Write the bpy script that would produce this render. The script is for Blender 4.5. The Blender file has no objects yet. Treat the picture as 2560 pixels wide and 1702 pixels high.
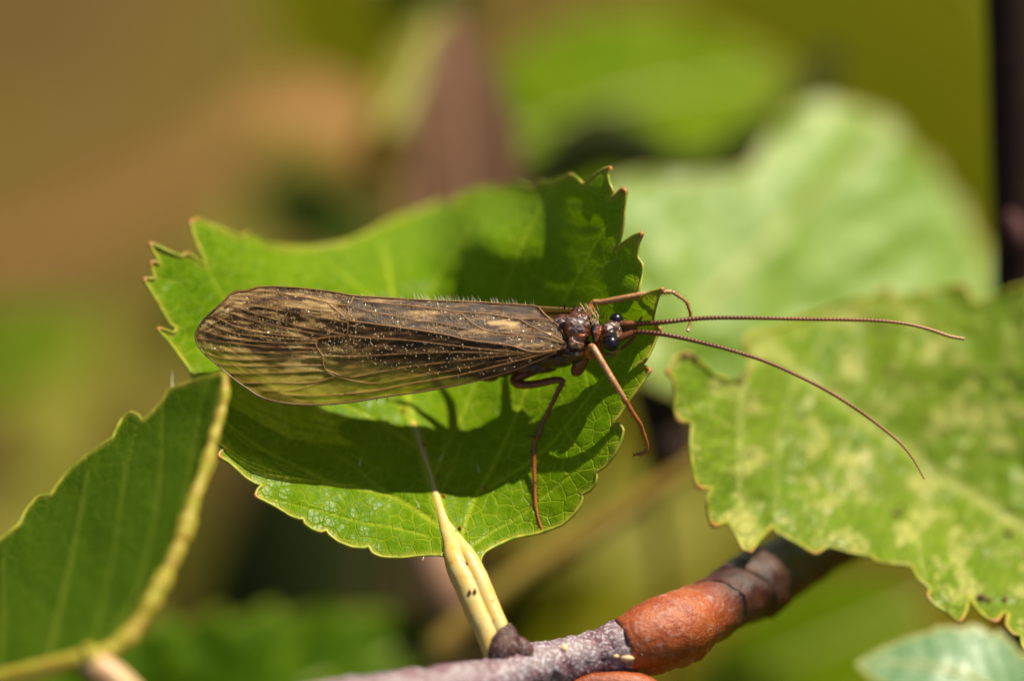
import bpy, bmesh, math, random
import numpy as np
from mathutils import Vector, Matrix
from mathutils.geometry import delaunay_2d_cdt

random.seed(7)
rng = np.random.default_rng(7)
scene = bpy.context.scene
COL = scene.collection

# ------------------------------------------------------------------ camera
# macro view: the plane in focus is 49 mm wide and 0.30 m from the lens
PITCH = math.radians(30)
DIST = 0.30
U = 0.049 / 2560.0                       # metres per photo pixel in the plane of focus
CX = np.array([1.0, 0.0, 0.0])
CY = np.array([0.0, math.sin(PITCH), math.cos(PITCH)])
CF = np.array([0.0, math.cos(PITCH), -math.sin(PITCH)])
FOCUS = np.array([0.0, 0.0, 0.100])      # the insect stands 10 cm above the ground
CAM = FOCUS - CF * DIST

cam_data = bpy.data.cameras.new('camera')
cam_data.sensor_width = 36.0
cam_data.lens = 36.0 * DIST / 0.049
cam_data.clip_start = 0.01
cam_data.clip_end = 200.0
cam_data.dof.use_dof = True
cam_data.dof.focus_distance = DIST + 25 * U
cam_data.dof.aperture_fstop = (cam_data.lens / 1000.0) / 0.0205
cam_data.dof.aperture_blades = 8
cam = bpy.data.objects.new('camera', cam_data)
COL.objects.link(cam)
cam.location = Vector(CAM)
cam.rotation_euler = (math.pi / 2 - PITCH, 0, 0)
scene.camera = cam

# ------------------------------------------------------------------ light
SUN = CX * 0.36 + CY * 0.85 - CF * 0.30
SUN = SUN / np.linalg.norm(SUN)
world = bpy.data.worlds.new('World')
scene.world = world
world.use_nodes = True
wn = world.node_tree
bgn = wn.nodes['Background']
sky = wn.nodes.new('ShaderNodeTexSky')
sky.sky_type = 'NISHITA'
sky.sun_disc = False
sky.altitude = 1200.0
sky.dust_density = 0.3
sky.sun_elevation = math.asin(SUN[2])
sky.sun_rotation = math.atan2(SUN[0], SUN[1])
wn.links.new(sky.outputs[0], bgn.inputs[0])
bgn.inputs[1].default_value = 0.05
sun_d = bpy.data.lights.new('sun', 'SUN')
sun_d.energy = 5.0
sun_d.angle = math.radians(0.5)
sun_d.color = (1.0, 0.90, 0.70)
sun_o = bpy.data.objects.new('sun', sun_d)
COL.objects.link(sun_o)
sun_o.rotation_euler = Vector(SUN).to_track_quat('Z', 'Y').to_euler()
sun_o.location = (0, 0, 2)

scene.view_settings.view_transform = 'Standard'
scene.view_settings.look = 'None'
scene.view_settings.gamma = 1.0
scene.view_settings.exposure = 0.80
scene.cycles.max_bounces = 10
scene.cycles.transparent_max_bounces = 12
scene.cycles.sample_clamp_indirect = 6.0

# ------------------------------------------------------------------ helpers
def P(px, py, dz):
    """photo pixel + distance towards the lens (in pixels of the focal plane) -> world"""
    px = np.asarray(px, float); py = np.asarray(py, float); dz = np.asarray(dz, float)
    d = DIST - dz * U
    k = d / DIST
    x = (px - 1280.0) * U * k
    y = (851.0 - py) * U * k
    return CAM + x[..., None] * CX + y[..., None] * CY + d[..., None] * CF

def P1(p):
    return P(np.array([p[0]]), np.array([p[1]]), np.array([p[2]]))[0]

def scl(dz):
    return (DIST - dz * U) / DIST * U

def ground_dz(px, py):
    """dz at which the ray of a pixel meets the ground"""
    r = CF + ((px - 1280.0) * U * CX + (851.0 - py) * U * CY) / DIST
    d = -CAM[2] / r[2]
    return (DIST - d) / U

def smooth_path(pts, n=8):
    """Catmull-Rom through rows of pts (any width)"""
    p = np.asarray(pts, float)
    q = np.vstack([2 * p[0] - p[1], p, 2 * p[-1] - p[-2]])
    out = []
    for i in range(1, len(q) - 2):
        t = np.linspace(0, 1, n, endpoint=False)[:, None]
        a, b, c, d = q[i - 1], q[i], q[i + 1], q[i + 2]
        out.append(0.5 * ((2 * b) + (c - a) * t + (2 * a - 5 * b + 4 * c - d) * t ** 2 + (3 * b - a - 3 * c + d) * t ** 3))
    out.append(p[-1:])
    return np.vstack(out)

def vnoise(x, y, seed=0):
    x = np.asarray(x, float); y = np.asarray(y, float)
    xi = np.floor(x).astype(np.int64); yi = np.floor(y).astype(np.int64)
    fx = x - xi; fy = y - yi
    fx = fx * fx * (3 - 2 * fx); fy = fy * fy * (3 - 2 * fy)
    def h(a, b):
        v = (a * 374761393 + b * 668265263 + seed * 1442695041) & 0xffffffff
        v = ((v ^ (v >> 13)) * 1274126177) & 0xffffffff
        return ((v ^ (v >> 16)) & 0xffff) / 65535.0
    return (h(xi, yi) * (1 - fx) + h(xi + 1, yi) * fx) * (1 - fy) + (h(xi, yi + 1) * (1 - fx) + h(xi + 1, yi + 1) * fx) * fy

def dist_poly(x, y, poly):
    """distance of points to a polyline and the fraction along it"""
    poly = np.asarray(poly, float)
    best = np.full(x.shape, 1e9); frac = np.zeros(x.shape)
    L = np.linalg.norm(np.diff(poly[:, :2], axis=0), axis=1); cum = np.concatenate([[0], np.cumsum(L)])
    for i in range(len(poly) - 1):
        a = poly[i, :2]; d = poly[i + 1, :2] - a
        l2 = max((d ** 2).sum(), 1e-9)
        t = np.clip(((x - a[0]) * d[0] + (y - a[1]) * d[1]) / l2, 0, 1)
        dd = np.hypot(x - a[0] - t * d[0], y - a[1] - t * d[1])
        m = dd < best
        best[m] = dd[m]; frac[m] = (cum[i] + t[m] * L[i]) / cum[-1]
    return best, frac

class TPS:
    def __init__(self, pts):
        p = np.asarray(pts, float)
        self.c = p[:, :2] / 500.0
        n = len(p)
        K = self.phi(self.c[:, None] - self.c[None]) + np.eye(n) * 2e-3
        Q = np.hstack([np.ones((n, 1)), self.c])
        A = np.vstack([np.hstack([K, Q]), np.hstack([Q.T, np.zeros((3, 3))])])
        self.w = np.linalg.solve(A, np.concatenate([p[:, 2], np.zeros(3)]))
    @staticmethod
    def phi(d):
        r2 = (d ** 2).sum(-1)
        return 0.5 * r2 * np.log(r2 + 1e-12)
    def __call__(self, x, y):
        q = np.stack([np.asarray(x, float), np.asarray(y, float)], -1) / 500.0
        k = self.phi(q[..., None, :] - self.c)
        n = len(self.c)
        return k @ self.w[:n] + self.w[n] + q @ self.w[n + 1:]

def thing(name, label, cat, base, group=None):
    o = bpy.data.objects.new(name, None)
    o.empty_display_size = 0.002
    COL.objects.link(o)
    o.location = Vector(base)
    o['label'] = label; o['category'] = cat
    if group: o['group'] = group
    return o

def origin_of(parent):
    v = np.zeros(3)
    while parent is not None:
        v = v + np.array(parent.location); parent = parent.parent
    return v

def mesh_obj(name, verts, faces, mat, parent=None, attrs=None, uv=None, label=None, smooth=True):
    verts = np.asarray(verts, float)
    if parent is not None:
        verts = verts - origin_of(parent)
    me = bpy.data.meshes.new(name)
    me.from_pydata([tuple(v) for v in verts], [], [tuple(int(i) for i in f) for f in faces])
    if attrs:
        for k, v in attrs.items():
            v = np.asarray(v, float)
            if v.ndim == 1:
                a = me.attributes.new(k, 'FLOAT', 'POINT'); a.data.foreach_set('value', v.astype(np.float32))
            else:
                a = me.attributes.new(k, 'FLOAT_COLOR', 'POINT')
                c = np.ones((len(v), 4), np.float32); c[:, :3] = v[:, :3]
                a.data.foreach_set('color', c.ravel())
    if uv is not None:
        lay = me.uv_layers.new(name='uv')
        li = np.zeros(len(me.loops), np.int32); me.loops.foreach_get('vertex_index', li)
        lay.data.foreach_set('uv', np.asarray(uv, np.float32)[li].ravel())
    if smooth:
        me.polygons.foreach_set('use_smooth', np.ones(len(me.polygons), bool))
    me.materials.append(mat)
    me.update()
    o = bpy.data.objects.new(name, me)
    COL.objects.link(o)
    o.parent = parent
    if label: o['label'] = label
    return o

def tube_geo(w, r, seg=10, flat=1.0, cap=True):
    """w: (n,3) world points, r: (n,) metres"""
    w = np.asarray(w, float); r = np.asarray(r, float); n = len(w)
    t = np.gradient(w, axis=0); t /= np.linalg.norm(t, axis=1)[:, None] + 1e-15
    ref = -CF
    verts = []; faces = []
    prev = None
    for i in range(n):
        a = ref - t[i] * (ref @ t[i]) if prev is None else prev - t[i] * (prev @ t[i])
        if np.linalg.norm(a) < 1e-3: a = np.cross(t[i], CX)
        a /= np.linalg.norm(a); prev = a
        b = np.cross(t[i], a)
        ang = np.arange(seg) * 2 * math.pi / seg
        verts.append(w[i] + r[i] * (np.cos(ang)[:, None] * a * flat + np.sin(ang)[:, None] * b))
    for i in range(n - 1):
        for j in range(seg):
            k = (j + 1) % seg
            faces.append((i * seg + j, i * seg + k, (i + 1) * seg + k, (i + 1) * seg + j))
    verts = np.vstack(verts)
    if cap:
        faces.append(tuple(range(seg))[::-1]); faces.append(tuple(range((n - 1) * seg, n * seg)))
    return verts, faces

def tube(name, pts, mat, parent, seg=10, n=6, flat=1.0, attrs_fn=None, label=None, wob=0.0, smooth=True):
    """pts rows: px, py, dz, radius in pixels"""
    p = smooth_path(pts, n) if n > 1 else np.asarray(pts, float)
    w = P(p[:, 0], p[:, 1], p[:, 2])
    r = np.maximum(p[:, 3], 0.2) * scl(p[:, 2])
    v, f = tube_geo(w, r, seg, flat)
    if wob:
        rowid = np.repeat(np.arange(len(p)), seg); col = np.tile(np.arange(seg), len(p))
        nz = vnoise(rowid * 0.45, col * 0.9, 3) - 0.5 + 0.5 * (vnoise(rowid * 1.3, col * 1.7, 5) - 0.5)
        c = np.repeat(w, seg, axis=0)
        v = c + (v - c) * (1 + wob * nz)[:, None]
    at = attrs_fn(np.repeat(p, seg, axis=0)) if attrs_fn else None
    return mesh_obj(name, v, f, mat, parent, at, label=label, smooth=smooth)

def hairs_obj(name, a, b, r, mat, parent, col=None):
    """thin three-sided cones from points a to points b (world), r metres"""
    a = np.asarray(a, float); b = np.asarray(b, float)
    r = np.broadcast_to(np.asarray(r, float), (len(a),))
    t = b - a; t /= np.linalg.norm(t, axis=1)[:, None] + 1e-15
    u = np.cross(t, -CF); u /= np.linalg.norm(u, axis=1)[:, None] + 1e-12
    v = np.cross(t, u)
    V = np.zeros((len(a), 4, 3))
    for k in range(3):
        an = k * 2 * math.pi / 3
        V[:, k] = a + r[:, None] * (math.cos(an) * u + math.sin(an) * v)
    V[:, 3] = b
    F = []
    for i in range(len(a)):
        o = 4 * i
        F += [(o, o + 1, o + 3), (o + 1, o + 2, o + 3), (o + 2, o, o + 3)]
    ob = mesh_obj(name, V.reshape(-1, 3), F, mat, parent, smooth=False)
    ob['kind'] = 'stuff'
    return ob

# ------------------------------------------------------------------ materials
def new_mat(name):
    m = bpy.data.materials.new(name); m.use_nodes = True
    nt = m.node_tree
    for n in list(nt.nodes): nt.nodes.remove(n)
    out = nt.nodes.new('ShaderNodeOutputMaterial')
    return m, nt, out

def N(nt, kind, **kw):
    n = nt.nodes.new(kind)
    for k, v in kw.items(): setattr(n, k, v)
    return n

def mixc(nt, fac, a, b, blend='MIX'):
    m = N(nt, 'ShaderNodeMix', data_type='RGBA', blend_type=blend)
    for sock, v in ((m.inputs[0], fac), (m.inputs[6], a), (m.inputs[7], b)):
        if hasattr(v, 'node'): nt.links.new(v, sock)
        elif isinstance(v, (int, float)): sock.default_value = v
        else: sock.default_value = (*v, 1)
    return m.outputs[2]

def math_n(nt, op, a, b=None, clamp=False):
    m = N(nt, 'ShaderNodeMath', operation=op); m.use_clamp = clamp
    for s, v in zip(m.inputs, (a, b)):
        if v is None: continue
        if hasattr(v, 'node'): nt.links.new(v, s)
        else: s.default_value = v
    return m.outputs[0]

def ramp(nt, fac, lo, hi, smooth=True):
    m = N(nt, 'ShaderNodeMapRange'); m.interpolation_type = 'SMOOTHSTEP' if smooth else 'LINEAR'
    nt.links.new(fac, m.inputs[0])
    m.inputs[1].default_value = lo; m.inputs[2].default_value = hi
    return m.outputs[0]

def noise(nt, vec, scale, detail=3, rough=0.55, dims='3D'):
    n = N(nt, 'ShaderNodeTexNoise'); n.noise_dimensions = dims
    if vec is not None: nt.links.new(vec, n.inputs['Vector'])
    n.inputs['Scale'].default_value = scale; n.inputs['Detail'].default_value = detail; n.inputs['Roughness'].default_value = rough
    return n.outputs['Fac']

def attr(nt, name):
    a = N(nt, 'ShaderNodeAttribute'); a.attribute_name = name
    return a

def leaf_mat(name, base, base2, vein, trans, rough=0.42, spec=0.3, tfac=0.42, cell=34.0, net=0.5, blotch=None, blotch_lo=0.55,
             bump=0.5, rim=(0.42, 0.36, 0.05), coat=0.0):
    """uv is in photo pixels / 1000; attributes: edge, vein"""
    m, nt, out = new_mat(name)
    uvn = N(nt, 'ShaderNodeUVMap'); uvn.uv_map = 'uv'
    uv = uvn.outputs[0]
    warp = N(nt, 'ShaderNodeTexNoise'); warp.inputs['Scale'].default_value = 16; warp.inputs['Detail'].default_value = 2
    nt.links.new(uv, warp.inputs['Vector'])
    off = N(nt, 'ShaderNodeVectorMath', operation='SCALE'); off.inputs['Scale'].default_value = 0.03
    nt.links.new(warp.outputs['Color'], off.inputs[0])
    uvw = N(nt, 'ShaderNodeVectorMath', operation='ADD'); nt.links.new(uv, uvw.inputs[0]); nt.links.new(off.outputs[0], uvw.inputs[1])
    vo = N(nt, 'ShaderNodeTexVoronoi', feature='DISTANCE_TO_EDGE', voronoi_dimensions='2D')
    vo.inputs['Scale'].default_value = 1000.0 / cell; nt.links.new(uvw.outputs[0], vo.inputs['Vector'])
    vo2 = N(nt, 'ShaderNodeTexVoronoi', feature='DISTANCE_TO_EDGE', voronoi_dimensions='2D')
    vo2.inputs['Scale'].default_value = 1000.0 / cell * 2.6; nt.links.new(uvw.outputs[0], vo2.inputs['Vector'])
    line = math_n(nt, 'SUBTRACT', 1.0, ramp(nt, vo.outputs['Distance'], 0.0, 0.085))
    line2 = math_n(nt, 'SUBTRACT', 1.0, ramp(nt, vo2.outputs['Distance'], 0.0, 0.10))
    patch = noise(nt, uv, 9, 2)
    net_f = math_n(nt, 'MULTIPLY', math_n(nt, 'ADD', line, math_n(nt, 'MULTIPLY', line2, 0.22)), math_n(nt, 'MULTIPLY', ramp(nt, patch, 0.25, 0.6), net), clamp=True)
    big = noise(nt, uv, 5, 3)
    fine = noise(nt, uv, 60, 3)
    col = mixc(nt, ramp(nt, big, 0.3, 0.7), base, base2)
    col = mixc(nt, math_n(nt, 'MULTIPLY', ramp(nt, fine, 0.35, 0.75), 0.25), col, vein)
    if blotch:
        bl = noise(nt, uv, 11, 5, 0.65)
        col = mixc(nt, ramp(nt, bl, blotch_lo, blotch_lo + 0.13), col, blotch)
    va = attr(nt, 'vein').outputs['Fac']; ea = attr(nt, 'edge').outputs['Fac']
    vf = math_n(nt, 'MAXIMUM', va, net_f)
    col = mixc(nt, vf, col, vein)
    col = mixc(nt, math_n(nt, 'MULTIPLY', ea, 0.8), col, rim)
    tcol = mixc(nt, math_n(nt, 'MULTIPLY', vf, 0.75), trans, tuple(min(1, c * 1.6 + 0.03) for c in trans))
    tcol = mixc(nt, math_n(nt, 'MULTIPLY', ea, 0.7), tcol, rim)
    hgt = math_n(nt, 'ADD', math_n(nt, 'MULTIPLY', line, 1.0), math_n(nt, 'MULTIPLY', line2, 0.35))
    hgt = math_n(nt, 'ADD', hgt, math_n(nt, 'MULTIPLY', fine, 0.5))
    bp = N(nt, 'ShaderNodeBump'); bp.inputs['Strength'].default_value = bump; bp.inputs['Distance'].default_value = 5 * U
    nt.links.new(hgt, bp.inputs['Height'])
    pr = N(nt, 'ShaderNodeBsdfPrincipled')
    nt.links.new(col, pr.inputs['Base Color']); nt.links.new(bp.outputs[0], pr.inputs['Normal'])
    pr.inputs['Roughness'].default_value = rough; pr.inputs['Specular IOR Level'].default_value = spec
    pr.inputs['Coat Weight'].default_value = coat; pr.inputs['Coat Roughness'].default_value = 0.25
    tr = N(nt, 'ShaderNodeBsdfTranslucent'); nt.links.new(tcol, tr.inputs['Color']); nt.links.new(bp.outputs[0], tr.inputs['Normal'])
    mx = N(nt, 'ShaderNodeMixShader'); mx.inputs[0].default_value = tfac
    nt.links.new(pr.outputs[0], mx.inputs[1]); nt.links.new(tr.outputs[0], mx.inputs[2])
    nt.links.new(mx.outputs[0], out.inputs[0])
    return m

def basic_mat(name, c1, c2, scale_px=40, rough=0.45, spec=0.5, bump=0.3, bump_px=3, sss=0.0, c3=None, lo3=0.62, coat=0.0, attr_mix=None, detail=4):
    m, nt, out = new_mat(name)
    g = N(nt, 'ShaderNodeNewGeometry')
    nz = noise(nt, g.outputs['Position'], 1.0 / (scale_px * U), detail)
    col = mixc(nt, ramp(nt, nz, 0.32, 0.68), c1, c2)
    nz2 = noise(nt, g.outputs['Position'], 1.0 / (scale_px * 0.28 * U), 4, 0.6)
    if c3: col = mixc(nt, ramp(nt, nz2, lo3, lo3 + 0.1), col, c3)
    if attr_mix:
        for an, ac in attr_mix:
            col = mixc(nt, attr(nt, an).outputs['Fac'], col, ac)
    pr = N(nt, 'ShaderNodeBsdfPrincipled')
    nt.links.new(col, pr.inputs['Base Color'])
    pr.inputs['Roughness'].default_value = rough; pr.inputs['Specular IOR Level'].default_value = spec
    pr.inputs['Coat Weight'].default_value = coat; pr.inputs['Coat Roughness'].default_value = 0.15
    if sss:
        pr.inputs['Subsurface Weight'].default_value = sss
        pr.inputs['Subsurface Scale'].default_value = 8 * U
        pr.inputs['Subsurface Radius'].default_value = (1.0, 0.5, 0.2)
    bp = N(nt, 'ShaderNodeBump'); bp.inputs['Strength'].default_value = bump; bp.inputs['Distance'].default_value = bump_px * U
    nt.links.new(nz2, bp.inputs['Height']); nt.links.new(bp.outputs[0], pr.inputs['Normal'])
    nt.links.new(pr.outputs[0], out.inputs[0])
    return m

# ------------------------------------------------------------------ leaves
def catmull_closed(pts, step=5.0):
    p = np.asarray(pts, float); n = len(p); out = []
    for i in range(n):
        a, b, c, d = p[i - 1], p[i], p[(i + 1) % n], p[(i + 2) % n]
        L = np.linalg.norm(c[:2] - b[:2]); k = max(1, int(round(L / step)))
        t = (np.arange(k) / k)[:, None]
        tb = (c - a) * 0.35; tc = (d - b) * 0.35
        # keep tangents short next to short neighbours so that teeth stay crisp
        lb = np.linalg.norm(tb[:2]) + 1e-9; lc = np.linalg.norm(tc[:2]) + 1e-9
        tb = tb * min(1, 0.8 * L / lb); tc = tc * min(1, 0.8 * L / lc)
        h1 = 2 * t ** 3 - 3 * t ** 2 + 1; h2 = t ** 3 - 2 * t ** 2 + t; h3 = -2 * t ** 3 + 3 * t ** 2; h4 = t ** 3 - t ** 2
        out.append(h1 * b + h2 * tb + h3 * c + h4 * tc)
    return np.vstack(out)

def triangulate(outline, spacing):
    o = np.asarray(outline, float)
    x0, y0 = o.min(0); x1, y1 = o.max(0)
    xs = np.arange(x0, x1, spacing); ys = np.arange(y0, y1, spacing * 0.866)
    gx, gy = np.meshgrid(xs, ys); gx[1::2] += spacing / 2
    g = np.stack([gx.ravel(), gy.ravel()], 1) + rng.uniform(-0.15, 0.15, (gx.size, 2)) * spacing
    # keep points inside and not too close to the outline
    x, y = g[:, 0], g[:, 1]
    inside = np.zeros(len(g), bool)
    j = len(o) - 1
    for i in range(len(o)):
        xi, yi = o[i]; xj, yj = o[j]
        if yi != yj:
            cnd = ((yi > y) != (yj > y)) & (x < (xj - xi) * (y - yi) / (yj - yi) + xi)
            inside ^= cnd
        j = i
    g = g[inside]
    d, _ = dist_poly(g[:, 0], g[:, 1], np.vstack([o, o[:1]]))
    g = g[d > spacing * 0.45]
    pts = [Vector(p) for p in o] + [Vector(p) for p in g]
    n = len(o)
    V, E, F, *_ = delaunay_2d_cdt(pts, [(i, (i + 1) % n) for i in range(n)], [list(range(n))], 1, 1e-6)
    return np.array([tuple(v) for v in V]), F

def blade(name, outline, surf, mat, parent, spacing=6, veins=(), edge_w=10, margin_mat=None, margin_r=5, label=None, ripple=0.0, tip_gain=1.0):
    """a leaf blade following the height function surf(x, y); veins: list of (polyline, w0, w1, relief)"""
    ol = catmull_closed(outline, max(4.0, spacing * 0.8))[:, :2]
    v2, F = triangulate(ol, spacing)
    x, y = v2[:, 0], v2[:, 1]
    dz = surf(x, y)
    if ripple:
        dz = dz + ripple * (vnoise(x / 70, y / 70, 11) - 0.5) * 2 + ripple * 0.5 * (vnoise(x / 28, y / 28, 12) - 0.5) * 2
    de, _ = dist_poly(x, y, np.vstack([ol, ol[:1]]))
    edge = np.clip(1 - de / edge_w, 0, 1) ** 1.3
    va = np.zeros(len(x))
    for poly, w0, w1, rel in veins:
        pl = smooth_path(poly, 5)
        d, fr = dist_poly(x, y, pl)
        w = w0 + (w1 - w0) * fr
        va = np.maximum(va, np.clip(1.25 - d / w, 0, 1) * (0.55 + 0.45 * np.clip(w / 10, 0, 1)))
        dz = dz + rel * np.exp(-(d / (w * 1.3)) ** 2)
    o = mesh_obj(name, P(x, y, dz), F, mat, parent, {'edge': edge, 'vein': va}, np.stack([x, y], 1) / 1000.0, label)
    if margin_mat:
        m = ol
        prev = np.roll(m, 3, 0); nxt = np.roll(m, -3, 0)
        a = m - prev; b = nxt - m
        area = 0.5 * np.sum(ol[:, 0] * np.roll(ol[:, 1], -1) - np.roll(ol[:, 0], -1) * ol[:, 1])
        cr = (a[:, 0] * b[:, 1] - a[:, 1] * b[:, 0]) / (np.linalg.norm(a, axis=1) * np.linalg.norm(b, axis=1) + 1e-9) * np.sign(area)
        tip = np.clip((cr - 0.35) * 1.8, 0, 1)
        for _ in range(2): tip = np.maximum(tip, 0.6 * np.maximum(np.roll(tip, 1), np.roll(tip, -1)))
        mz = surf(m[:, 0], m[:, 1]) + 1.0
        mm = np.vstack([m, m[:2]]); mz2 = np.concatenate([mz, mz[:2]]); tp = np.concatenate([tip, tip[:2]]) * tip_gain
        rr = margin_r * (0.75 + 0.5 * vnoise(mm[:, 0] / 40, mm[:, 1] / 40, 8) + 0.35 * tp)
        w = P(mm[:, 0], mm[:, 1], mz2)
        v, f = tube_geo(w, rr * scl(mz2), 6, 1.0, False)
        mesh_obj('leaf_margin', v, f, margin_mat, o, {'tip': np.repeat(tp, 6)})
    return o

# ================================================================== SETTING: the ground
gm, nt, out = new_mat('ground_litter')
g = N(nt, 'ShaderNodeNewGeometry')
n1 = noise(nt, g.outputs['Position'], 22, 4, 0.55)
n2 = noise(nt, g.outputs['Position'], 55, 4, 0.6)
n3 = noise(nt, g.outputs['Position'], 400, 3, 0.6)
sx = N(nt, 'ShaderNodeSeparateXYZ'); nt.links.new(g.outputs['Position'], sx.inputs[0])
side = math_n(nt, 'MULTIPLY', sx.outputs[0], 5.0)
c = mixc(nt, ramp(nt, math_n(nt, 'ADD', n1, side), 0.40, 0.60), (0.105, 0.066, 0.020), (0.085, 0.070, 0.001))
n4 = noise(nt, g.outputs['Position'], 34, 3, 0.5)
c = mixc(nt, math_n(nt, 'MULTIPLY', ramp(nt, n4, 0.46, 0.62), 0.6), c, (0.045, 0.032, 0.006))
c = mixc(nt, ramp(nt, n2, 0.52, 0.68), c, (0.075, 0.088, 0.002))
c = mixc(nt, math_n(nt, 'MULTIPLY', ramp(nt, n3, 0.4, 0.7), 0.4), c, (0.06, 0.045, 0.02))
pr = N(nt, 'ShaderNodeBsdfPrincipled'); nt.links.new(c, pr.inputs['Base Color']); pr.inputs['Roughness'].default_value = 0.9
pr.inputs['Specular IOR Level'].default_value = 0.02
bp = N(nt, 'ShaderNodeBump'); bp.inputs['Strength'].default_value = 0.6; bp.inputs['Distance'].default_value = 0.004
nt.links.new(n3, bp.inputs['Height']); nt.links.new(bp.outputs[0], pr.inputs['Normal'])
nt.links.new(pr.outputs[0], out.inputs[0])
# one sheet: finely bumpy in view, large enough to reach the horizon
xs = np.concatenate([[-60, -8, -1.5], np.linspace(-0.35, 0.35, 71), [1.5, 8, 60]])
ys = np.concatenate([[-60, -8, -1.0], np.linspace(-0.30, 0.70, 101), [1.8, 8, 60]])
gx, gy = np.meshgrid(xs, ys)
near = np.exp(-((gx / 0.3) ** 2 + ((gy - 0.2) / 0.45) ** 2))
gz = near * (0.010 * (vnoise(gx * 25, gy * 25, 21) - 0.5) + 0.005 * (vnoise(gx * 80, gy * 80, 22) - 0.5)) - 0.004
nx = len(xs)
F = [(i * nx + j, i * nx + j + 1, (i + 1) * nx + j + 1, (i + 1) * nx + j) for i in range(len(ys) - 1) for j in range(nx - 1)]
ground = mesh_obj('ground', np.stack([gx.ravel(), gy.ravel(), gz.ravel()], 1), F, gm)
ground['kind'] = 'structure'
ground['label'] = 'brown and olive ground of moss and plant litter below the leaves'

# ================================================================== MATERIALS
M = {}
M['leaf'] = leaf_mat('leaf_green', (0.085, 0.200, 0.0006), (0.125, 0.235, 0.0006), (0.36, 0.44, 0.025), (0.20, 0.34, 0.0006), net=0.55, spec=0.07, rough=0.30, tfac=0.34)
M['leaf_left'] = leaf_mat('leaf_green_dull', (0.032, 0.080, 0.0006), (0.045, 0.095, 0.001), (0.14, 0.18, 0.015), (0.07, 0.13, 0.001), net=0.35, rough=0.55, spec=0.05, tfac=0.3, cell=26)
M['leaf_right'] = leaf_mat('leaf_mottled', (0.14, 0.27, 0.004), (0.21, 0.33, 0.012), (0.48, 0.54, 0.13), (0.24, 0.34, 0.002), net=0.5, cell=30, rough=0.32, spec=0.16,
                           blotch=(0.56, 0.57, 0.15), blotch_lo=0.49, bump=0.9)
M['margin'] = basic_mat('leaf_margin_yellow', (0.40, 0.38, 0.035), (0.17, 0.26, 0.008), 26, 0.4, 0.35, 0.3, 2, 0.0, attr_mix=[('tip', (0.36, 0.14, 0.04))])
M['petiole'] = basic_mat('petiole_cream', (0.62, 0.42, 0.10), (0.56, 0.46, 0.19), 50, 0.4, 0.4, 0.5, 3, 0.3, c3=(0.52, 0.26, 0.04), lo3=0.60)
M['midrib'] = basic_mat('midrib_cream', (0.40, 0.42, 0.12), (0.46, 0.40, 0.14), 30, 0.45, 0.5, 0.4, 3, 0.2, c3=(0.40, 0.20, 0.05), lo3=0.68)
M['yellow_rib'] = basic_mat('midrib_yellow', (0.27, 0.26, 0.012), (0.34, 0.29, 0.03), 60, 0.45, 0.3, 0.4, 4, 0.2, c3=(0.36, 0.15, 0.03), lo3=0.53)
M['pink_stem'] = basic_mat('stem_pink', (0.50, 0.25, 0.13), (0.52, 0.34, 0.16), 80, 0.45, 0.5, 0.2, 3, 0.2)

# ================================================================== MAIN TWIG AND LEAF
twig_pts = np.array([
    (500, 1850, 700, 60), (780, 1775, 480, 66), (960, 1752, 340, 70), (1120, 1730, 220, 70), (1240, 1704, 120, 62), (1320, 1672, 60, 62),
    (1400, 1656, 25, 60), (1480, 1638, 0, 60), (1550, 1618, -15, 72), (1620, 1600, -40, 86), (1690, 1577, -80, 88), (1755, 1535, -140, 78),
    (1850, 1478, -270, 80), (1890, 1462, -330, 88), (1960, 1420, -430, 76), (2080, 1350, -600, 74), (2300, 1230, -900, 72), (2560, 1090, -1250, 70), (2900, 930, -1600, 68)], float)
tw = thing('leafy_twig', 'grey and orange barked twig carrying the broad green leaf under the insect', 'twig', P1((1480, 1638, 0)))

m, nt, out = new_mat('bark')
g = N(nt, 'ShaderNodeNewGeometry')
pos = g.outputs['Position']
nA = noise(nt, pos, 1 / (60 * U), 4); nB = noise(nt, pos, 1 / (9 * U), 5, 0.65); nC = noise(nt, pos, 1 / (22 * U), 4, 0.6)
ora = attr(nt, 'orange').outputs['Fac']; dark = attr(nt, 'dark').outputs['Fac']
c_gray = mixc(nt, ramp(nt, nA, 0.35, 0.65), (0.14, 0.045, 0.065), (0.20, 0.14, 0.16))
c_gray = mixc(nt, ramp(nt, nB, 0.50, 0.62), c_gray, (0.46, 0.42, 0.46))
c_gray = mixc(nt, ramp(nt, nC, 0.66, 0.74), c_gray, (0.34, 0.21, 0.08))
c_or = mixc(nt, ramp(nt, nA, 0.35, 0.65), (0.25, 0.040, 0.005), (0.36, 0.085, 0.018))
c_or = mixc(nt, ramp(nt, nC, 0.54, 0.72), c_or, (0.36, 0.19, 0.14))
c_or = mixc(nt, math_n(nt, 'MULTIPLY', ramp(nt, nB, 0.55, 0.68), 0.55), c_or, (0.13, 0.020, 0.006))
c_dk = mixc(nt, ramp(nt, nA, 0.4, 0.6), (0.050, 0.009, 0.002), (0.020, 0.006, 0.004))
cc = mixc(nt, ramp(nt, math_n(nt, 'ADD', ora, math_n(nt, 'MULTIPLY', math_n(nt, 'SUBTRACT', nC, 0.5), 0.9)), 0.42, 0.58), c_gray, c_or)
cc = mixc(nt, dark, cc, c_dk)
pr = N(nt, 'ShaderNodeBsdfPrincipled'); nt.links.new(cc, pr.inputs['Base Color'])
pr.inputs['Roughness'].default_value = 0.42; pr.inputs['Specular IOR Level'].default_value = 0.55
bp = N(nt, 'ShaderNodeBump'); bp.inputs['Strength'].default_value = 0.7; bp.inputs['Distance'].default_value = 5 * U
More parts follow.
